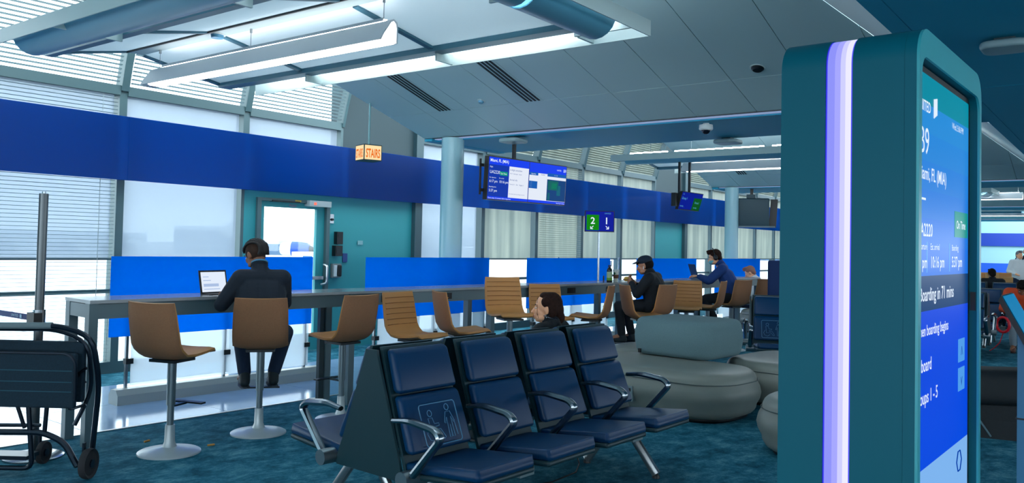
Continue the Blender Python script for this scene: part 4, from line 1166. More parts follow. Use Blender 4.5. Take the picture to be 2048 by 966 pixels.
bx = thing('rear_display', 'pair of dark hanging screens seen from behind, right of the second column', 'screen', (18.6, 7.05, 2.06), 0.35)
MB().rbox((0.06, 0.05, 0.36), (0.13, 0.36, 0.33), 0.03, 2).build('casing', mat('casing_teal', rgb(20, 60, 72), 0.5), bx, smooth=True)
MB().hexa([(0.12, -0.46, 0.02), (0.18, -0.46, 0.02), (0.18, -0.30, 0.02), (0.12, -0.30, 0.02), (0.20, -0.50, 0.68), (0.26, -0.50, 0.68), (0.26, -0.34, 0.68), (0.20, -0.34, 0.68)]).build('side_screen', black, bx)
MB().box(-0.08, 0.2, -0.44, 0.40, 0.02, 0.05).build('lower_shelf', MATS['counter_apron'], bx)
MB().box(0.03, 0.09, 0.05, 0.12, 0.68, 0.94).build('hanging_pole', black, bx)
MB().box(-0.02, 0.14, 0.0, 0.2, 0.66, 0.78).build('mount_plate', MATS['casing_teal'], bx)

q = thing('lane_sign', 'boarding lane sign with green 2 and blue 1 on a thin post', 'sign', (10.25, 6.2, 0), math.atan2(-0.85, 0.53) + pi / 2 - pi / 2 + 0.17)
MB().cyl((0, 0, 0), (0, 0, 1.80), 0.017, n=12).build('post', steel, q, smooth=True)
MB().lathe([(0, 0), (0.16, 0), (0.16, 0.012), (0.03, 0.03), (0, 0.03)], n=24).build('base', steel, q, smooth=True)
MB().box(-0.215, 0.215, -0.045, -0.015, 1.76, 2.065).build('casing', black, q, bevel=0.004)
QO, QR, QU = V((0, -0.045, 0)), V((1, 0, 0)), V((0, 0, 1))
panel('sign_field', QO, QR, QU, -0.205, 0.205, 1.772, 2.055, em('lane_navy', 8, 25, 150), q, 0.0006, 0.0005)
panel('sign_field', QO, QR, QU, -0.19, -0.01, 1.785, 2.005, em('lane_bright_green', 10, 130, 10), q, 0.0006, 0.0015)
for ch, x in (('2', -0.10), ('1', 0.10)): text('sign_numeral', ch, (x, -0.0485, 1.875), QR, QU, 0.135, tx_w, q, 'CENTER', bold=0.002)
for s, x in ((-1, -0.11), (1, 0.11)):
    MB().box(x - 0.012, x + 0.012, -0.0488, -0.0478, 1.812, 1.816)
    a = MB()
    c_ = V((x, -0.0485, 1.825))
    d = V((s * 0.707, 0, -0.707)); e_ = V((0.707 * s, 0, 0.707))
    a.obox(c_, d * 0.028, e_ * 0.005, (0, 0.0005, 0)); a.obox(c_ + V((s * 0.004, 0, -0.021)), (0.018, 0, 0), (0, 0, 0.005), (0, 0.0005, 0)); a.obox(c_ + V((s * 0.021, 0, -0.004)), (0.005, 0, 0), (0, 0, 0.018), (0, 0.0005, 0))
    a.build('sign_arrow', tx_w, q)
text('sign_lettering', 'UNITED', (0.07, -0.0485, 2.018), QR, QU, 0.026, em('lane_text', 90, 170, 210), q)

stz = thing('stairs_sign', 'glowing orange STAIRS sign cube hanging on a rod by the teal pier', 'sign', (7.30, 7.88, 2.58), -0.30)
MB().box(-0.125, 0.125, -0.125, 0.125, 0, 0.205).build('housing', mat('stairs_house', rgb(24, 54, 58), 0.5), stz, bevel=0.004)
cream = em('stairs_cream', 255, 225, 170, 1.0); orr = em('stairs_orange', 235, 110, 20, 1.0)
for org, r in (((-0.126, 0, 0), (0, -1, 0)), ((0, -0.126, 0), (1, 0, 0))):
    panel('lit_face', org, r, (0, 0, 1), -0.115, 0.115, 0.012, 0.193, cream, stz, 0.0008, 0.0)
    nrm = V(r).cross(V((0, 0, 1)))
    text('sign_lettering', 'STAIRS', V(org) + nrm * 0.003 + V((0, 0, 0.04)), r, (0, 0, 1), 0.155, orr, stz, 'CENTER', bold=0.004, sx=0.42)
MB().cyl((0, 0, 0.2), (0, 0, 0.765), 0.012, n=10).build('rod', mat('rod_teal', rgb(110, 160, 165), 0.4), stz, smooth=True)

# ------------------------------------------------------------------ small ceiling devices
def dome(label, loc):
    o = thing('dome_camera', label, 'camera', loc)
    MB().lathe([(0.0, -0.0), (0.035, 0.0), (0.035, -0.03), (0.075, -0.035), (0.08, -0.08), (0.07, -0.095), (0.0, -0.095)], n=24).build('housing', white_m, o, smooth=True)
    MB().sphere((0, 0, -0.09), 0.052, 16, 10).build('dome', mat('dome_black', rgb(10, 15, 30), 0.08), o, smooth=True)
dome('white dome security camera on the ceiling beam above the lit canopy', (8.72, 3.89, 2.985))
def access(label, loc, r=0.16):
    o = thing('access_point', label, 'access point', loc)
    pouf(MB(), r, r, r * 0.55, -0.075, -0.025, 0.0, 0.02).build('casing', mat('ap_white', rgb(140, 165, 168), 0.4), o, smooth=True)
    MB().box(-0.06, 0.06, -0.06, 0.06, -0.03, 0.0).build('mount_bracket', MATS['casing_teal'], o)
access('flat white access point on the beam beside the first round column', (8.62, 6.55, 2.965))
access('rounded white access point hanging under the beam, right of the dome camera', (10.0, 4.16, 2.968))
access('white access point on the flat dark ceiling right of the kiosk', (6.15, 0.68, 2.948), 0.14)
def disc(label, x, y, nm='ceiling_sensor', cat='sensor', r=0.035, mt=None):
    o = thing(nm, label, cat, (x, y, zv(x, 0)))
    o.rotation_euler = (0, math.atan(SL), 0)
    MB().lathe([(0, 0.0), (r, 0.0), (r, -0.012), (r * 0.7, -0.03), (0, -0.03)], n=20).build('cover', mt or mat('sensor_blue', rgb(80, 140, 170), 0.3), o, smooth=True)
    MB().lathe([(r + 0.012, 0.0), (r + 0.012, -0.004), (r, -0.004)], n=20).build('trim_ring', white_m, o, smooth=True)
disc('small round sensor on the sloping ceiling between the vents and the beam', 7.56, 6.24)
disc('dark round recessed light in the sloping ceiling left of the kiosk top', 7.53, 2.85, 'recessed_light', 'light', 0.06, black)
o = thing('smoke_detector', 'small blue round detector on the ridge of the nearest canopy', 'detector', (4.02, 6.25, 3.28))
MB().lathe([(0, 0.0), (0.055, 0.0), (0.05, -0.03), (0.0, -0.035)], n=20).build('cover', MATS['sensor_blue'], o, smooth=True)
MB().lathe([(0, 0.004), (0.07, 0.004), (0.07, -0.004), (0.0, -0.004)], n=20).build('base_ring', white_m, o, smooth=True)
# ------------------------------------------------------------------ people
def cap_(b, p, q, r0, r1=None, n=10):
    """closed tapered capsule"""
    p, q = V(p), V(q); r1 = r0 if r1 is None else r1
    d = (q - p); L = d.length
    if L < 1e-5: d = V((0, 0, 1)); L = 1e-5
    d = d / L
    pts, rr = [], []
    for i in range(1, 4): a = pi / 2 * i / 4; pts.append(p - d * r0 * math.cos(a)); rr.append(r0 * math.sin(a))
    pts.append(p); rr.append(r0); pts.append(q); rr.append(r1)
    for i in (3, 2, 1): a = pi / 2 * i / 4; pts.append(q + d * r1 * math.cos(a)); rr.append(r1 * math.sin(a))
    b.tube(pts, rr, n)
def ell(b, M3, o, c, r, n=14, m=10):
    """ellipsoid in a rotated frame"""
    o = V(o); c = V(c); rings = []
    for i in range(1, m):
        t = pi * i / m
        rings.append([o + M3 @ (c + V((r[0] * math.sin(t) * math.cos(2 * pi * q / n), r[1] * math.sin(t) * math.sin(2 * pi * q / n), -r[2] * math.cos(t)))) for q in range(n)])
    b.loft(rings)
def fuse(name, b, voxel, mats, parent, smooth=6, fac=0.5):
    """joins overlapping shapes into one continuous skin"""
    bmesh.ops.recalc_face_normals(b.bm, faces=b.bm.faces)
    me = D.meshes.new('tmp'); b.bm.to_mesh(me); b.bm.free()
    o = D.objects.new('tmp', me); COL.objects.link(o)
    r = o.modifiers.new('r', 'REMESH'); r.mode = 'VOXEL'; r.voxel_size = voxel
    s = o.modifiers.new('s', 'SMOOTH'); s.factor = fac; s.iterations = smooth
    me2 = D.meshes.new_from_object(o.evaluated_get(bpy.context.evaluated_depsgraph_get()))
    D.objects.remove(o); D.meshes.remove(me)
    me2.name = name
    for f in me2.polygons: f.use_smooth = True
    me2.materials.clear()
    for mt in (mats if isinstance(mats, (list, tuple)) else [mats]): me2.materials.append(mt)
    o2 = D.objects.new(name, me2); COL.objects.link(o2); o2.parent = parent
    return o2
def hand(b, w, d, nrm, side, curl=0.5, s=1.0):
    """palm, four unequal fingers bent twice, thumb off the side of the palm"""
    w, d, nrm = V(w), V(d).normalized(), V(nrm).normalized()
    lat = d.cross(nrm).normalized() * side
    for k in range(4):
        u = (-0.027 + 0.018 * k) * s
        cap_(b, w + d * 0.015 + lat * u * 0.7, w + d * 0.085 * s + lat * u, 0.012 * s, 0.011 * s, 8)
    L = (0.062, 0.075, 0.08, 0.07)
    for k in range(4):
        u = (-0.031 + 0.021 * k) * s
        p = w + d * 0.09 * s + lat * u
        d1 = (d * math.cos(curl * 0.7) - nrm * -math.sin(curl * 0.7)).normalized()
        d2 = (d * math.cos(curl * 1.7) - nrm * -math.sin(curl * 1.7)).normalized()
        q = p + d1 * L[3 - k] * 0.52 * s
        cap_(b, p, q, 0.0088 * s, 0.008 * s, 8); cap_(b, q, q + d2 * L[3 - k] * 0.5 * s, 0.008 * s, 0.0068 * s, 8)
    p = w + d * 0.03 * s + lat * 0.028 * s
    q = p + (d * 0.75 + lat * 0.7 + nrm * 0.25).normalized() * 0.042 * s
    cap_(b, p, q, 0.012 * s, 0.0095 * s, 8); cap_(b, q, q + (d + lat * 0.2 + nrm * 0.4).normalized() * 0.032 * s, 0.0095 * s, 0.0075 * s, 8)

def person(label, loc, rz, J, skin, hair, top, legs, shoe, hair_style='short', voxel=0.006, loose=1.08, hands=True, curl=0.6):
    o = thing('person', label, 'person', loc, rz)
    g = {k: V(v) for k, v in J.items() if k not in ('hy', 'hp', 'hr')}
    H = Matrix.Rotation(J.get('hy', 0), 3, 'Z') @ Matrix.Rotation(J.get('hp', 0), 3, 'X')
    hc = g['head']
    S = 1.0
    # ---- body: one continuous skin
    b = MB()
    ell(b, H, hc, (0, -0.008, 0.025), (0.074, 0.094, 0.092)); ell(b, H, hc, (0, 0.030, -0.035), (0.058, 0.060, 0.075))
    ell(b, H, hc, (0, 0.062, -0.082), (0.026, 0.022, 0.022)); ell(b, H, hc, (0, 0.072, 0.022), (0.05, 0.016, 0.014))
    for s in (-1, 1):
        ell(b, H, hc, (s * 0.034, 0.068, -0.022), (0.022, 0.018, 0.024)); ell(b, H, hc, (s * 0.045, 0.03, -0.07), (0.018, 0.04, 0.02))
        ell(b, H, hc, (s * 0.076, -0.006, -0.008), (0.010, 0.018, 0.032))
    cap_(b, hc + H @ V((0, 0.084, 0.008)), hc + H @ V((0, 0.106, -0.030)), 0.009, 0.0135, 8)
    ell(b, H, hc, (0, 0.088, -0.055), (0.024, 0.010, 0.0065)); ell(b, H, hc, (0, 0.086, -0.067), (0.021, 0.010, 0.007))
    cap_(b, g['neck'] - V((0, 0.0, 0.05)), hc + H @ V((0, -0.022, -0.06)), 0.056, 0.050, 12)
    cap_(b, g['neck'], g['chest'], 0.05, 0.11); cap_(b, g['chest'], g['pelvis'], 0.11, 0.10)
    cap_(b, g['shL'], g['shR'], 0.05)
    for s in 'LR':
        cap_(b, g['sh' + s], g['el' + s], 0.047, 0.037); cap_(b, g['el' + s], g['wr' + s], 0.036, 0.025)
        cap_(b, g['hip' + s], g['kn' + s], 0.072, 0.05); cap_(b, g['kn' + s], g['an' + s], 0.048, 0.034)
        cap_(b, g['pelvis'], g['hip' + s], 0.09, 0.075)
        d = V((g['kn' + s].x * 0.2, 0.16, -0.05)); cap_(b, g['an' + s], g['an' + s] + d * 0.9, 0.034, 0.026)
        if hands:
            sd = 1 if s == 'L' else -1
            w = g['wr' + s]; hd = g.get('hd' + s, w - g['el' + s]); hn = g.get('hn' + s, V((0, 0, -1)))
            hand(b, w, hd, hn, sd, curl)
        else:
            d = (g['wr' + s] - g['el' + s]).normalized(); cap_(b, g['wr' + s], g['wr' + s] + d * 0.11, 0.035, 0.025)
    body = fuse('body', b, voxel, skin, o, 3)
    # ---- eyes, brows, mouth
    eye_w = mat('eye_white', rgb(215, 210, 205), 0.3); eye_d = mat('eye_dark', rgb(25, 18, 14), 0.2); lip = mat('lip', rgb(165, 85, 80), 0.5)
    for s in (-1, 1):
        e = MB(); ell(e, H, hc, (s * 0.031, 0.0785, 0.0035), (0.0145, 0.008, 0.0065), 10, 6); eo = e.build('eye', eye_w, o, smooth=True)
        e = MB(); ell(e, H, hc, (s * 0.031, 0.0845, 0.0035), (0.006, 0.004, 0.0058), 8, 6); e.build('iris', eye_d, eo, smooth=True)
        e = MB(); ell(e, H, hc, (s * 0.032, 0.083, 0.028), (0.018, 0.007, 0.0038), 8, 6); e.build('eyebrow', hair, o, smooth=True)
    e = MB(); ell(e, H, hc, (0, 0.0945, -0.0555), (0.022, 0.006, 0.0045), 10, 6); ell(e, H, hc, (0, 0.0925, -0.065), (0.019, 0.006, 0.005), 10, 6); e.build('mouth', lip, o, smooth=True)
    # ---- top
    b = MB(); k = loose
    sm = (g['shL'] + g['shR']) / 2
    ax = (g['shR'] - g['shL']).normalized()
    for t in (-1, 1):
        cap_(b, sm + ax * 0.10 * t - V((0, 0, 0.05)), g['chest'] + ax * 0.075 * t, 0.085 * k, 0.115 * k)
        cap_(b, g['chest'] + ax * 0.075 * t, g['pelvis'] + ax * 0.06 * t + V((0, 0, 0.02)), 0.115 * k, 0.125 * k)
    cap_(b, sm - V((0, 0.0, 0.06)), g['chest'], 0.095 * k, 0.12 * k); cap_(b, g['chest'], g['pelvis'], 0.12 * k, 0.135 * k)
    cap_(b, g['shL'], g['shR'], 0.072 * k); cap_(b, sm, g['neck'] + V((0, -0.005, 0.0)), 0.085, 0.068)
    for s in 'LR':
        cap_(b, g['sh' + s], g['el' + s], 0.073 * k, 0.056 * k); cap_(b, g['el' + s], g['el' + s] * 0.08 + g['wr' + s] * 0.92, 0.056 * k, 0.040 * k)
    fuse('jacket', b, max(0.009, voxel), top, o, 5)
    cb = MB()
    nd = (hc + H @ V((0, -0.022, -0.06)) - g['neck']).normalized()
    cb.tube([g['neck'] + nd * 0.012, g['neck'] + nd * 0.045], [0.070, 0.064], 18); cb.build('collar', top, o, smooth=True)
    # ---- trousers
    b = MB()
    cap_(b, g['hipL'], g['hipR'], 0.115); cap_(b, g['pelvis'], g['pelvis'] + V((0, 0, 0.06)), 0.14, 0.125)
    for s in 'LR':
        cap_(b, g['hip' + s], g['kn' + s], 0.096, 0.069); cap_(b, g['kn' + s], g['an' + s] * 0.93 + g['kn' + s] * 0.07, 0.068, 0.054)
    fuse('trousers', b, max(0.009, voxel), legs, o, 5)
    # ---- shoes
    for s in 'LR':
        a = g['an' + s]; td = V((g['kn' + s].x * 0.3, 1, 0)); td.normalize()
        td = V(J['toe' + s]).normalized() if 'toe' + s in J else td
        b = MB()
        cap_(b, a + V((0, 0, 0.0)), a - td * 0.03 + V((0, 0, -0.05)), 0.046, 0.042); cap_(b, a - td * 0.03 + V((0, 0, -0.055)), a + td * 0.09 + V((0, 0, -0.058)), 0.040, 0.043); cap_(b, a + td * 0.09 + V((0, 0, -0.058)), a + td * 0.16 + V((0, 0, -0.066)), 0.043, 0.032)
        so = fuse('shoe', b, 0.009, shoe, o, 4)
        b = MB(); b.tube([a - td * 0.075 + V((0, 0, -0.094)), a - td * 0.04 + V((0, 0, -0.094)), a + td * 0.08 + V((0, 0, -0.094)), a + td * 0.175 + V((0, 0, -0.094)), a + td * 0.195 + V((0, 0, -0.092))], [0.02, 0.040, 0.045, 0.034, 0.012], 10, up=(0, 0, 1), flat=0.28); b.build('sole', J.get('_sole', mat('sole_grey', rgb(70, 75, 80), 0.7)), so, smooth=True)
    # ---- hair
    if hair_style != 'bald':
        b = MB()
        if hair_style == 'short':
            ell(b, H, hc, (0, -0.022, 0.036), (0.082, 0.098, 0.096)); ell(b, H, hc, (0, 0.055, 0.09), (0.055, 0.045, 0.03)); ell(b, H, hc, (0, -0.065, -0.02), (0.066, 0.045, 0.06))
            for q in range(9): ell(b, H, hc, (-0.05 + 0.0125 * q, 0.03 + 0.02 * (q % 3), 0.112 + 0.008 * (q % 2)), (0.018, 0.03, 0.018), 8, 6)
        elif hair_style == 'long':
            ell(b, H, hc, (0, -0.034, 0.038), (0.084, 0.092, 0.094)); ell(b, H, hc, (0, -0.085, -0.01), (0.070, 0.050, 0.075)); ell(b, H, hc, (0, 0.008, 0.097), (0.062, 0.05, 0.03)); ell(b, H, hc, (0, -0.105, -0.06), (0.045, 0.04, 0.05))
            for s in (-1, 1):
                ell(b, H, hc, (s * 0.066, 0.0, 0.055), (0.02, 0.042, 0.042)); ell(b, H, hc, (s * 0.07, -0.05, 0.0), (0.02, 0.04, 0.06))
                pts = [hc + H @ V(p) for p in ((s * 0.045, 0.07, 0.085), (s * 0.068, 0.07, 0.03), (s * 0.072, 0.066, -0.03), (s * 0.066, 0.056, -0.07))]
                for p, q in zip(pts, pts[1:]): cap_(b, p, q, 0.0045, 0.004, 6)
        elif hair_style == 'braids':
            ell(b, H, hc, (0, -0.012, 0.029), (0.078, 0.098, 0.094))
        elif hair_style == 'cap':
            ell(b, H, hc, (0, -0.03, 0.012), (0.079, 0.088, 0.085)); ell(b, H, hc, (0, 0.06, 0.055), (0.06, 0.035, 0.03))
            for q in range(5): cap_(b, hc + H @ V((-0.05 + 0.025 * q, 0.085, 0.055)), hc + H @ V((-0.055 + 0.027 * q, 0.10, 0.028)), 0.011, 0.004, 6)
        ho = fuse('hair', b, 0.006, hair, o, 3)
        if hair_style == 'braids':
            for q in range(7):
                a0 = -0.9 + 0.3 * q
                pts = []
                for i in range(12):
                    t = 0.35 + (pi * 1.24 - 0.35) * i / 11
                    pts.append(hc + H @ V((math.sin(a0) * 0.084 * max(0.62, abs(math.sin(t)) ** 0.6), -0.012 + 0.101 * math.cos(t), 0.03 + 0.098 * math.sin(t) * (math.cos(a0) if t < pi else 1))))
                MB().tube(pts, [0.006] + [0.0115] * (len(pts) - 2) + [0.007], 7).build('braid', mat('braid_black', rgb(18, 14, 14), 0.6), ho, smooth=True)
    return o, H, hc, g

black_cloth = mat('black_cloth', rgb(12, 20, 28), 0.85, bump=0.3, bscale=60)
navy_cloth = mat('dark_navy_cloth', rgb(14, 28, 42), 0.85, bump=0.3, bscale=60)
blue_suit = mat('blue_suit_cloth', rgb(18, 58, 122), 0.8, bump=0.2, bscale=60)
jean_dk = mat('dark_jeans', rgb(14, 36, 62), 0.85, bump=0.3, bscale=120)
sk1 = mat('skin_brown', rgb(142, 92, 66), 0.5); sk2 = mat('skin_light', rgb(244, 176, 134), 0.5); sk3 = mat('skin_tan', rgb(178, 122, 92), 0.5)
h_blk = mat('hair_black', rgb(17, 13, 12), 0.75, spec=0.15); h_brn = mat('hair_brown', rgb(44, 26, 20), 0.75, spec=0.15, noise=0.3, nscale=60); h_scalp = mat('scalp_dark', rgb(60, 42, 33), 0.75, spec=0.2); h_grey = mat('hair_grey', rgb(120, 120, 120), 0.6)
shoe_dk = mat('shoe_dark', rgb(14, 30, 36), 0.6)

P1 = dict(pelvis=(0, -0.02, 0.84), chest=(0, 0.08, 1.12), neck=(-0.015, 0.13, 1.315), head=(-0.04, 0.19, 1.415), shL=(-0.16, 0.085, 1.225), shR=(0.16, 0.085, 1.225),
          elL=(-0.30, 0.12, 1.015), wrL=(-0.245, 0.33, 1.10), elR=(0.21, 0.24, 1.02), wrR=(0.04, 0.42, 1.10), hipL=(-0.09, 0.02, 0.815), hipR=(0.09, 0.02, 0.815),
          knL=(-0.12, 0.40, 0.77), knR=(0.24, 0.33, 0.76), anL=(-0.10, 0.16, 0.44), anR=(0.125, 0.16, 0.44), hy=0.55, hp=-0.45, hdL=(0.1, 1, -0.05), hdR=(-0.4, 1, -0.05), toeL=(0.0, 1, 0), toeR=(0.0, 1, 0))
o, H, hc, g = person('person with braided hair in a dark jacket seated at the tablet, back to the camera', (4.08, 5.59, 0), -0.5, P1, sk1, h_scalp, navy_cloth, jean_dk, shoe_dk, 'braids')
nd = (hc - g['neck']).normalized()
cb = MB(); cb.tube([g['neck'] + V((0, -0.0, 0.030)), g['neck'] + V((0, 0.006, 0.042))], [0.068, 0.066], 20); cb.build('lanyard', mat('lanyard_blue', rgb(70, 130, 160), 0.6), o, smooth=True)

P2 = dict(pelvis=(0, -0.03, 0.83), chest=(0, 0.0, 1.08), neck=(0, 0.05, 1.225), head=(0.0, 0.115, 1.315), shL=(-0.18, 0.01, 1.16), shR=(0.18, 0.01, 1.16),
          elL=(-0.22, 0.15, 0.96), wrL=(-0.07, 0.27, 1.09), elR=(0.22, 0.15, 0.95), wrR=(0.09, 0.25, 1.06), hipL=(-0.09, 0.0, 0.81), hipR=(0.09, 0.0, 0.81),
          knL=(-0.11, 0.42, 0.79), knR=(0.11, 0.40, 0.78), anL=(-0.09, 0.38, 0.41), anR=(0.08, 0.30, 0.41), hy=0.10, hp=-0.22, hdL=(0.5, 0.6, 0.6), hnL=(0.7, -0.5, 0), hdR=(-0.4, 0.6, 0.5), hnR=(-0.7, -0.5, 0))
o, H, hc, g = person('person in black with a dark cap, eating a sandwich at the counter', (9.55, 4.95, 0), 0.22, P2, sk3, h_blk, black_cloth, black_cloth, shoe_dk, 'cap', curl=0.9)
b = MB(); ell(b, H, hc, (0, -0.010, 0.066), (0.086, 0.102, 0.068), 20, 12)
co = b.build('cap', mat('cap_navy', rgb(12, 30, 48), 0.8), o, smooth=True)
b = MB(); b.loft([[hc + H @ V(p) for p in r] for r in ([(-0.075, 0.05, 0.058), (0, 0.085, 0.07), (0.075, 0.05, 0.058), (0.075, 0.05, 0.066), (0, 0.085, 0.078), (-0.075, 0.05, 0.066)], [(-0.06, 0.13, 0.046), (0, 0.165, 0.05), (0.06, 0.13, 0.046), (0.06, 0.13, 0.052), (0, 0.165, 0.056), (-0.06, 0.13, 0.052)])])
b.build('cap_peak', MATS['cap_navy'], co, smooth=True)
for s in (-1, 1):
    b = MB(); p = hc + H @ V((s * 0.083, 0.006, -0.012)); cap_(b, p, p + H @ V((0, 0.008, -0.03)), 0.006, 0.004, 8); b.build('earbud', white_m, o, smooth=True)
sw = thing('sandwich', 'yellow bread roll held in both hands of the person in the cap', 'food', (9.55 - 0.065, 4.95 + 0.345, 1.135), 0.22)
MB().rbox((0, 0, 0.0), (0.062, 0.035, 0.03), 0.028, 3).build('bread', mat('bread_yellow', rgb(215, 170, 70), 0.7, noise=0.15, nscale=60), sw, smooth=True)
MB().rbox((0, 0.002, -0.006), (0.066, 0.038, 0.006), 0.005, 2).build('filling', mat('filling_brown', rgb(140, 90, 50), 0.7), sw, smooth=True)

P3 = dict(pelvis=(0, -0.04, 0.85), chest=(0, 0.09, 1.13), neck=(0, 0.18, 1.325), head=(0, 0.265, 1.42), shL=(-0.19, 0.14, 1.25), shR=(0.19, 0.14, 1.25),
          elL=(-0.24, 0.34, 1.06), wrL=(-0.1, 0.50, 1.12), elR=(0.24, 0.34, 1.05), wrR=(0.08, 0.50, 1.12), hipL=(-0.09, 0.0, 0.82), hipR=(0.09, 0.0, 0.82),
          knL=(-0.11, 0.40, 0.77), knR=(0.11, 0.40, 0.77), anL=(-0.10, 0.22, 0.42), anR=(0.10, 0.26, 0.42), hy=0.1, hp=-0.3, hdL=(0.2, 1, 0.1), hdR=(-0.2, 1, 0.1))
o, H, hc, g = person('person in a blue suit jacket with headphones and a face mask at the far counter', (12.25, 5.0, 0), 0.35, P3, sk2, h_brn, blue_suit, black_cloth, shoe_dk, 'short')
b = MB(); ell(b, H, hc, (0, 0.052, -0.052), (0.060, 0.056, 0.046), 16, 10); b.build('face_mask', mat('mask_teal', rgb(110, 190, 205), 0.7), o, smooth=True)
b = MB(); b.tube([hc + H @ V((math.cos(a) * 0.094, -0.01, 0.02 + math.sin(a) * 0.125)) for a in [pi * i / 14 for i in range(15)]], 0.009, 8); hp_ = b.build('headphones', black, o, smooth=True)
for s in (-1, 1):
    b = MB(); ell(b, H, hc, (s * 0.095, -0.008, -0.005), (0.022, 0.036, 0.044)); b.build('ear_cup', black, hp_, smooth=True)

PW = dict(pelvis=(0, 0.02, 0.56), chest=(0, -0.10, 0.80), neck=(0, -0.09, 0.955), head=(0.0, -0.045, 1.05), shL=(-0.165, -0.09, 0.885), shR=(0.165, -0.09, 0.885),
          elL=(-0.23, 0.02, 0.66), wrL=(-0.09, 0.24, 0.63), elR=(0.23, 0.02, 0.66), wrR=(0.09, 0.24, 0.63), hipL=(-0.09, 0.06, 0.54), hipR=(0.09, 0.06, 0.54),
          knL=(-0.1, 0.50, 0.52), knR=(0.1, 0.50, 0.52), anL=(-0.1, 0.52, 0.10), anR=(0.1, 0.52, 0.10), hy=0.42, hp=0.03, hdL=(0.3, 1, 0), hdR=(-0.3, 1, 0))
o, H, hc, g = person('person with brown hair and earring in black, profile left above the foreground bench', (5.19, 3.64, 0.012), 0.15, PW, sk2, h_brn, black_cloth, jean_dk, shoe_dk, 'long')
b = MB(); b.sphere(hc + H @ V((-0.084, 0.002, -0.044)), 0.0065, 8, 6); b.sphere(hc + H @ V((-0.086, -0.006, -0.06)), 0.006, 8, 6); b.build('earring', steel, o, smooth=True)
b = MB(); b.tube([g['neck'] + V((0.066 * math.cos(a), 0.068 * math.sin(a) + 0.006, 0.038 + 0.012 * math.sin(a))) for a in [2 * pi * i / 16 for i in range(16)]], 0.004, 6, closed=True); b.build('necklace', steel, o, smooth=True)

seated = dict(pelvis=(0, 0.0, 0.55), chest=(0, 0.02, 0.84), neck=(0, 0.04, 1.03), head=(0, 0.08, 1.13), shL=(-0.18, 0.03, 0.97), shR=(0.18, 0.03, 0.97), elL=(-0.23, 0.14, 0.74), wrL=(-0.1, 0.34, 0.70), elR=(0.23, 0.14, 0.74), wrR=(0.1, 0.34, 0.70),
              hipL=(-0.09, 0.04, 0.54), hipR=(0.09, 0.04, 0.54), knL=(-0.1, 0.46, 0.52), knR=(0.1, 0.46, 0.52), anL=(-0.1, 0.48, 0.10), anR=(0.1, 0.48, 0.10), hp=-0.3)
white_cloth = mat('white_cloth', rgb(215, 220, 222), 0.8)
s4_ = dict(seated); s4_.update(hp=-0.5, head=(0, 0.16, 1.12), neck=(0, 0.08, 1.02))
person('person with cropped hair in a white shirt bent over the end of the counter', (15.30, 5.72, 0), 0.3, s4_, sk2, mat('hair_fair', rgb(150, 105, 90), 0.7), white_cloth, jean_dk, shoe_dk, 'short', 0.012, hands=False)
ottoman('low grey ottoman under the person in the white shirt', (15.31, 5.68, 0), 0.0, 0.35, 0.35, 0.30)
so_ = dict(seated); so_.update(chest=(0, 0.14, 0.83), neck=(0, 0.24, 0.98), head=(0, 0.33, 1.03), shL=(-0.19, 0.20, 0.95), shR=(0.19, 0.20, 0.95), elL=(-0.27, 0.38, 0.68), elR=(0.27, 0.38, 0.68), wrL=(-0.07, 0.56, 0.62), wrR=(0.07, 0.56, 0.62), hp=-0.9, knL=(-0.14, 0.5, 0.52), knR=(0.14, 0.5, 0.52), anL=(-0.12, 0.50, 0.10), anR=(0.12, 0.50, 0.10))
person('person in an orange jacket bent forward on the bench right of the kiosk', (15.97, 1.52, 0), pi / 2 + 0.1, so_, sk1, h_blk, mat('orange_cloth', rgb(205, 72, 28), 0.8), mat('grey_jeans', rgb(130, 145, 155), 0.85), mat('shoe_brown', rgb(90, 50, 40), 0.6), 'short', 0.012, hands=False)
hp2 = thing('headphones', 'red coiled headphones dangling from the hands of the person in orange', 'headphones', (15.34, 1.72, 0.0), 1.2)
MB().tube([(0.10 * math.cos(a), 0, 0.44 + 0.12 * math.sin(a)) for a in [2 * pi * i / 16 for i in range(16)]], 0.022, 8, closed=True).build('ring', mat('red_plastic', rgb(220, 25, 45), 0.4), hp2, smooth=True)
MB().tube([(0, 0, 0.30), (0.05, 0, 0.15), (0.12, 0.02, 0.06), (0.2, 0.02, 0.0)], 0.008, 6).build('lead', MATS['red_plastic'], hp2, smooth=True)
stand = dict(pelvis=(0, 0, 0.95), chest=(0, 0, 1.22), neck=(0, 0.01, 1.45), head=(0, 0.03, 1.57), shL=(-0.18, 0, 1.38), shR=(0.18, 0, 1.38), elL=(-0.27, -0.02, 1.12), wrL=(-0.18, 0.16, 1.05), elR=(0.27, -0.02, 1.12), wrR=(0.18, 0.16, 1.05),
             hipL=(-0.09, 0, 0.9), hipR=(0.09, 0, 0.9), knL=(-0.1, 0.02, 0.5), knR=(0.1, 0.02, 0.5), anL=(-0.1, 0, 0.10), anR=(0.1, 0, 0.10))
person('person with grey hair in a pale sweater standing in the distance, hand on hip', (26.9, 2.64, 0), 2.2, stand, sk2, h_grey, white_cloth, jean_dk, shoe_dk, 'short', 0.014, hands=False)
person('bald person in navy standing farthest back at the right edge', (28.3, 2.6, 0), 1.8, {k: (tuple(x * 1.06 for x in v) if isinstance(v, tuple) else v) for k, v in stand.items()}, sk2, h_grey, navy_cloth, jean_dk, shoe_dk, 'bald', 0.014, hands=False)
person('person in black with black hair seated in the distance by the tan chairs', (21.0, 2.55, 0), -1.2, seated, sk1, h_blk, black_cloth, black_cloth, shoe_dk, 'short', 0.014, hands=False)

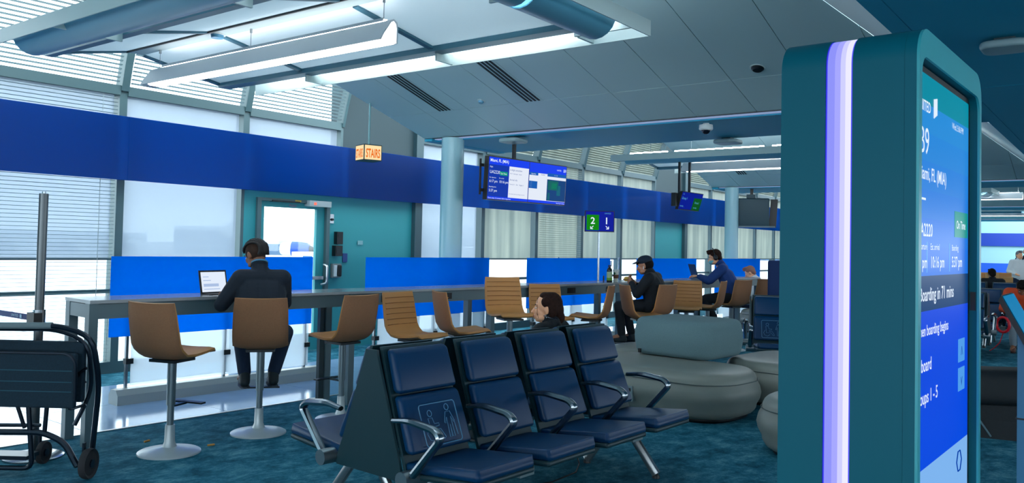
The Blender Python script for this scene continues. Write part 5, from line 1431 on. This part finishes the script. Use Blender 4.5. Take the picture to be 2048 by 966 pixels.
# ------------------------------------------------------------------ right edge: podium, bag, far furniture
pod_m = mat('podium_blue', rgb(62, 128, 162), 0.4)
pd = thing('service_podium', 'blue-grey podium with tilted touch screen at the right edge', 'podium', (3.30, -0.018, 0))
MB().prism([(0.35, 0), (0.345, 1.30), (0.20, 1.03), (0.08, 1.0), (0.05, 0)], lambda u, v, w: (w, u, v), 0.0, 0.28).build('body', pod_m, pd, bevel=0.006)
MB().prism([(0.351, 0.985), (0.351, 0.991), (0.06, 0.991), (0.06, 0.985)], lambda u, v, w: (w, u, v), -0.001, 0.281).build('body_joint', black, pd)
sl = MB().prism([(0.392, 1.405), (0.40, 1.385), (0.20, 1.00), (0.185, 1.005)], lambda u, v, w: (w, u, v), -0.02, 0.29).build('screen_slab', black, pd, bevel=0.003)
n_ = V((0, -0.42, 0.205)).normalized()
a_, c_ = V((0, 0.390, 1.400)), V((0, 0.19, 1.012))
b = MB().hexa([a_ + V((-0.012, 0, 0)) + n_ * 0.003, a_ + V((0.282, 0, 0)) + n_ * 0.003, c_ + V((0.282, 0, 0)) + n_ * 0.003, c_ + V((-0.012, 0, 0)) + n_ * 0.003,
               a_ + V((-0.012, 0, 0)) + n_ * 0.005, a_ + V((0.282, 0, 0)) + n_ * 0.005, c_ + V((0.282, 0, 0)) + n_ * 0.005, c_ + V((-0.012, 0, 0)) + n_ * 0.005])
b.build('touch_screen', em('podium_glow', 20, 130, 185, 0.85), sl)
bg_ = thing('travel_bag', 'bulky black bag slumped on the carpet behind the podium', 'bag', (8.25, 0.98, 0), 0.2)
def slump(q):
    q = q.copy(); q.y *= 1 - 0.25 * (q.z + 0.17) ; q.x += 0.12 * q.z; q.z += -0.05 * q.y; return q
MB().rbox((0, 0, 0.42), (0.2, 0.27, 0.15), 0.09, 3, slump).build('upper_bag', mat('bag_black', rgb(10, 20, 26), 0.7, bump=0.5, bscale=40), bg_, smooth=True)
MB().loft([[(-0.2, -0.30, 0), (0.2, -0.30, 0), (0.2, 0.26, 0), (-0.2, 0.26, 0)], [(-0.16, -0.16, 0.15), (0.16, -0.16, 0.15), (0.16, 0.24, 0.15), (-0.16, 0.24, 0.15)], [(-0.15, -0.2, 0.30), (0.15, -0.2, 0.30), (0.15, 0.22, 0.30), (-0.15, 0.22, 0.30)]]).build('lower_bag', MATS['bag_black'], bg_, bevel=0.02)
MB().tube(arc((-0.16, -0.17, 0.42), 0.10, 0.3, 2.6, 8, V((0, -1, 0)), V((0, 0, 1))), 0.007, 6).build('handle', MATS['bottle_label'] if False else mat('handle_grey', rgb(90, 120, 130), 0.5), bg_, smooth=True)
MB().tube([(-0.21, 0.22, 0.28), (-0.22, 0.05, 0.02)], 0.008, 6).build('strap', MATS['handle_grey'], bg_)
for i, (x, y, h, lb) in enumerate(((23.6, 2.88, 1.12, 'upright tan carton, leftmost beside the tan chairs'), (23.9, 2.62, 1.02, 'tan carton beside the pale-sweatered person'))):
    c = thing('carton', lb, 'carton', (x, y, 0), 0.2, 'tan cartons in the distance')
    MB().box(-0.15, 0.15, -0.14, 0.14, 0.72, h).build('box', mat('carton_tan', rgb(200, 150, 95), 0.8), c)
    MB().box(-0.14, 0.14, -0.13, 0.13, 0.0, 0.72).build('plinth', navy, c)
pv = thing('privacy_screen', 'navy upholstered privacy panel behind the wheelchair symbol bench', 'screen', (12.60, 4.06, 0), -0.9)
MB().rbox((0, 0, 1.07), (0.5, 0.03, 0.33), 0.03, 2).build('panel', mat('panel_navy', rgb(12, 44, 96), 0.8), pv, smooth=True)
for x in (-0.4, 0.4): MB().box(x - 0.03, x + 0.03, -0.02, 0.02, 0, 0.76).build('leg', white_m, pv)
MB().box(-0.45, 0.45, -0.25, 0.25, 0.0, 0.03).build('base_plate', dark_metal, pv)
MB().box(-0.48, 0.48, -0.015, 0.015, 0.30, 0.74).build('lower_panel', white_m, pv)

# cable below the bench
cb = thing('power_cable', 'thin black cable trailing on the carpet under the bench', 'cable', (4.3, 3.1, 0))
MB().tube([(0.0, 0.0, 0.006), (0.2, -0.06, 0.006), (0.5, -0.05, 0.006), (0.7, 0.05, 0.006), (0.78, 0.15, 0.1), (0.79, 0.17, 0.26)], 0.005, 6).build('lead', black, cb, smooth=True)
MB().box(-0.03, 0.0, -0.012, 0.012, 0.0, 0.02).build('plug', black, cb)
fb2 = thing('floor_box', 'small steel floor socket with plugs under the counter riser', 'socket', (5.45, 5.75, 0.0), 0.2)
MB().box(-0.06, 0.06, -0.05, 0.05, 0.0, 0.03).build('socket_cover', steel, fb2, bevel=0.004)
MB().tube([(0, 0, 0.03), (-0.02, 0.03, 0.10), (-0.08, 0.06, 0.05), (-0.12, 0.05, 0.01)], 0.008, 6).build('lead', MATS['handle_grey'], fb2, smooth=True)
MB().box(0.0, 0.03, -0.02, 0.02, 0.03, 0.045).build('plug_light', mat('plug_orange', rgb(235, 140, 30), 0.5), fb2)

# ------------------------------------------------------------------ outdoors
apron_m = mat('concrete_apron', rgb(150, 156, 160), 0.8, noise=0.08, nscale=0.05)
MB().box(-400, 900, 9.7, 900, -3.6, -3.4).build('outside_ground', apron_m)['kind'] = 'structure'
def placed(u_ratio_x, u_ratio_y, d): return V((u_ratio_x * d, u_ratio_y * d, 0))
pl = thing('airplane', 'parked white airplane with blue engine, seen through the exit door window', 'airplane', (78.0, 99.5, 0.3), math.atan2(-0.797, 0.604))
pw = mat('plane_white', rgb(215, 220, 226), 0.35); pb = mat('plane_blue', rgb(10, 60, 170), 0.3)
def hcyl(prof, nm, mt, par, c=(0, 0, 0), n=24):
    b = MB(); b.lathe(prof, n=n)
    for v in b.bm.verts: q = v.co.copy(); v.co = V((c[0] + q.z, c[1] + q.y, c[2] + q.x))
    return b.build(nm, mt, par, smooth=True)
en = hcyl([(0.65, -2.1), (0.82, -2.0), (1.0, -1.6), (1.08, -0.8), (1.1, -0.4)], 'engine_lip', pw, pl)
hcyl([(1.1, -0.4), (1.1, 0.8), (0.95, 1.9), (0.7, 2.2)], 'engine_cowl', pb, pl)
hcyl([(0.66, 1.6), (0.55, 2.4), (0.2, 3.1), (0.0, 3.2)], 'exhaust_cone', dark_metal, pl)
hcyl([(0.0, -18), (1.3, -16), (2.0, -13), (2.05, 20), (1.4, 26), (0.3, 32)], 'fuselage', pw, pl, (2.0, 12, 2.6))
MB().loft([[(0, 11, 1.3), (6, 11, 1.3), (6, 11, 1.9), (0, 11, 1.9)], [(5, -2, 1.6), (8, -2, 1.6), (8, -2, 1.9), (5, -2, 1.9)]]).build('wing', mat('wing_grey', rgb(150, 158, 166), 0.4), pl)
MB().box(-0.5, 2.0, -0.15, 0.15, 0.9, 1.8).build('engine_pylon', pw, pl)
for x, y in ((3.0, 9.0), (-12.0, 12.0)):
    for s in (-0.4, 0.4): hcyl([(0.0, -0.2), (0.55, -0.2), (0.55, 0.2), (0.0, 0.2)], 'landing_wheel', rub, pl, (0, 0, 0)).location = (x, y + s, -3.15)
    MB().box(x - 0.12, x + 0.12, y - 0.1, y + 0.1, -3.0, 1.0).build('landing_strut', dark_metal, pl)
tr = thing('service_truck', 'white airport service truck below the airplane engine, seen through the door', 'truck', (50.3, 61.0, -3.4), math.atan2(-0.797, 0.604))
MB().box(-2.0, 2.6, -1.1, 1.1, 0.6, 3.9).build('cab_body', pw, tr, bevel=0.1)
for x in (-0.95, 0.45): MB().box(x, x + 0.85, -1.16, -1.1, 2.7, 3.55).build('window', mat('truck_glass', rgb(30, 90, 150), 0.2), tr)
for x in (-1.2, 1.6): hcyl([(0.0, -1.15), (0.55, -1.15), (0.55, 1.15), (0.0, 1.15)], 'wheel', rub, tr).location = (x, 0, 0.55)
for v in tr.children:
    if v.name.startswith('wheel'): v.rotation_euler = (0, 0, pi / 2)
hz = [(40, 260, 60, 12, 5.0), (112, 250, 46, 12, 3.2), (165, 240, 40, 12, 6.0), (225, 235, 50, 12, 3.0), (330, 190, 60, 14, 5.0), (-40, 265, 60, 12, 4.0), (430, 150, 60, 12, 5)]
hl = ['long low hangar on the far side of the airfield', 'white flat terminal block on the horizon', 'tallest grey hangar on the horizon', 'low blue-grey shed on the horizon', 'distant hangar seen through the far shades', 'distant building at the left windows', 'distant building at the far right windows']
for i, (x, y, w, d, h) in enumerate(hz):
    b_o = thing('hangar', hl[i], 'building', (x, y, -3.4), -0.5)
    cc = [(90, 120, 150), (190, 200, 208), (80, 110, 140), (110, 135, 155)][i % 4]
    mt_ = mat('hangar_%d' % (i % 4), rgb(*cc), 0.7)
    MB().box(-w / 2, w / 2, -d / 2, d / 2, 0, h + 1.6).build('hangar_body', mt_, b_o)
    MB().prism([(-d / 2 - 0.5, h + 1.6), (d / 2 + 0.5, h + 1.6), (0, h + 3.0)], lambda u, v, w_: (w_, u, v), -w / 2, w / 2).build('roof', mat('hangar_roof', rgb(150, 165, 178), 0.6), b_o)
    for q in range(3): MB().box(-w / 2 + w * (q + 0.2) / 3, -w / 2 + w * (q + 0.8) / 3, -d / 2 - 0.2, -d / 2, 0, h).build('hangar_door', mat('hangar_dr', rgb(70, 95, 120), 0.6), b_o)
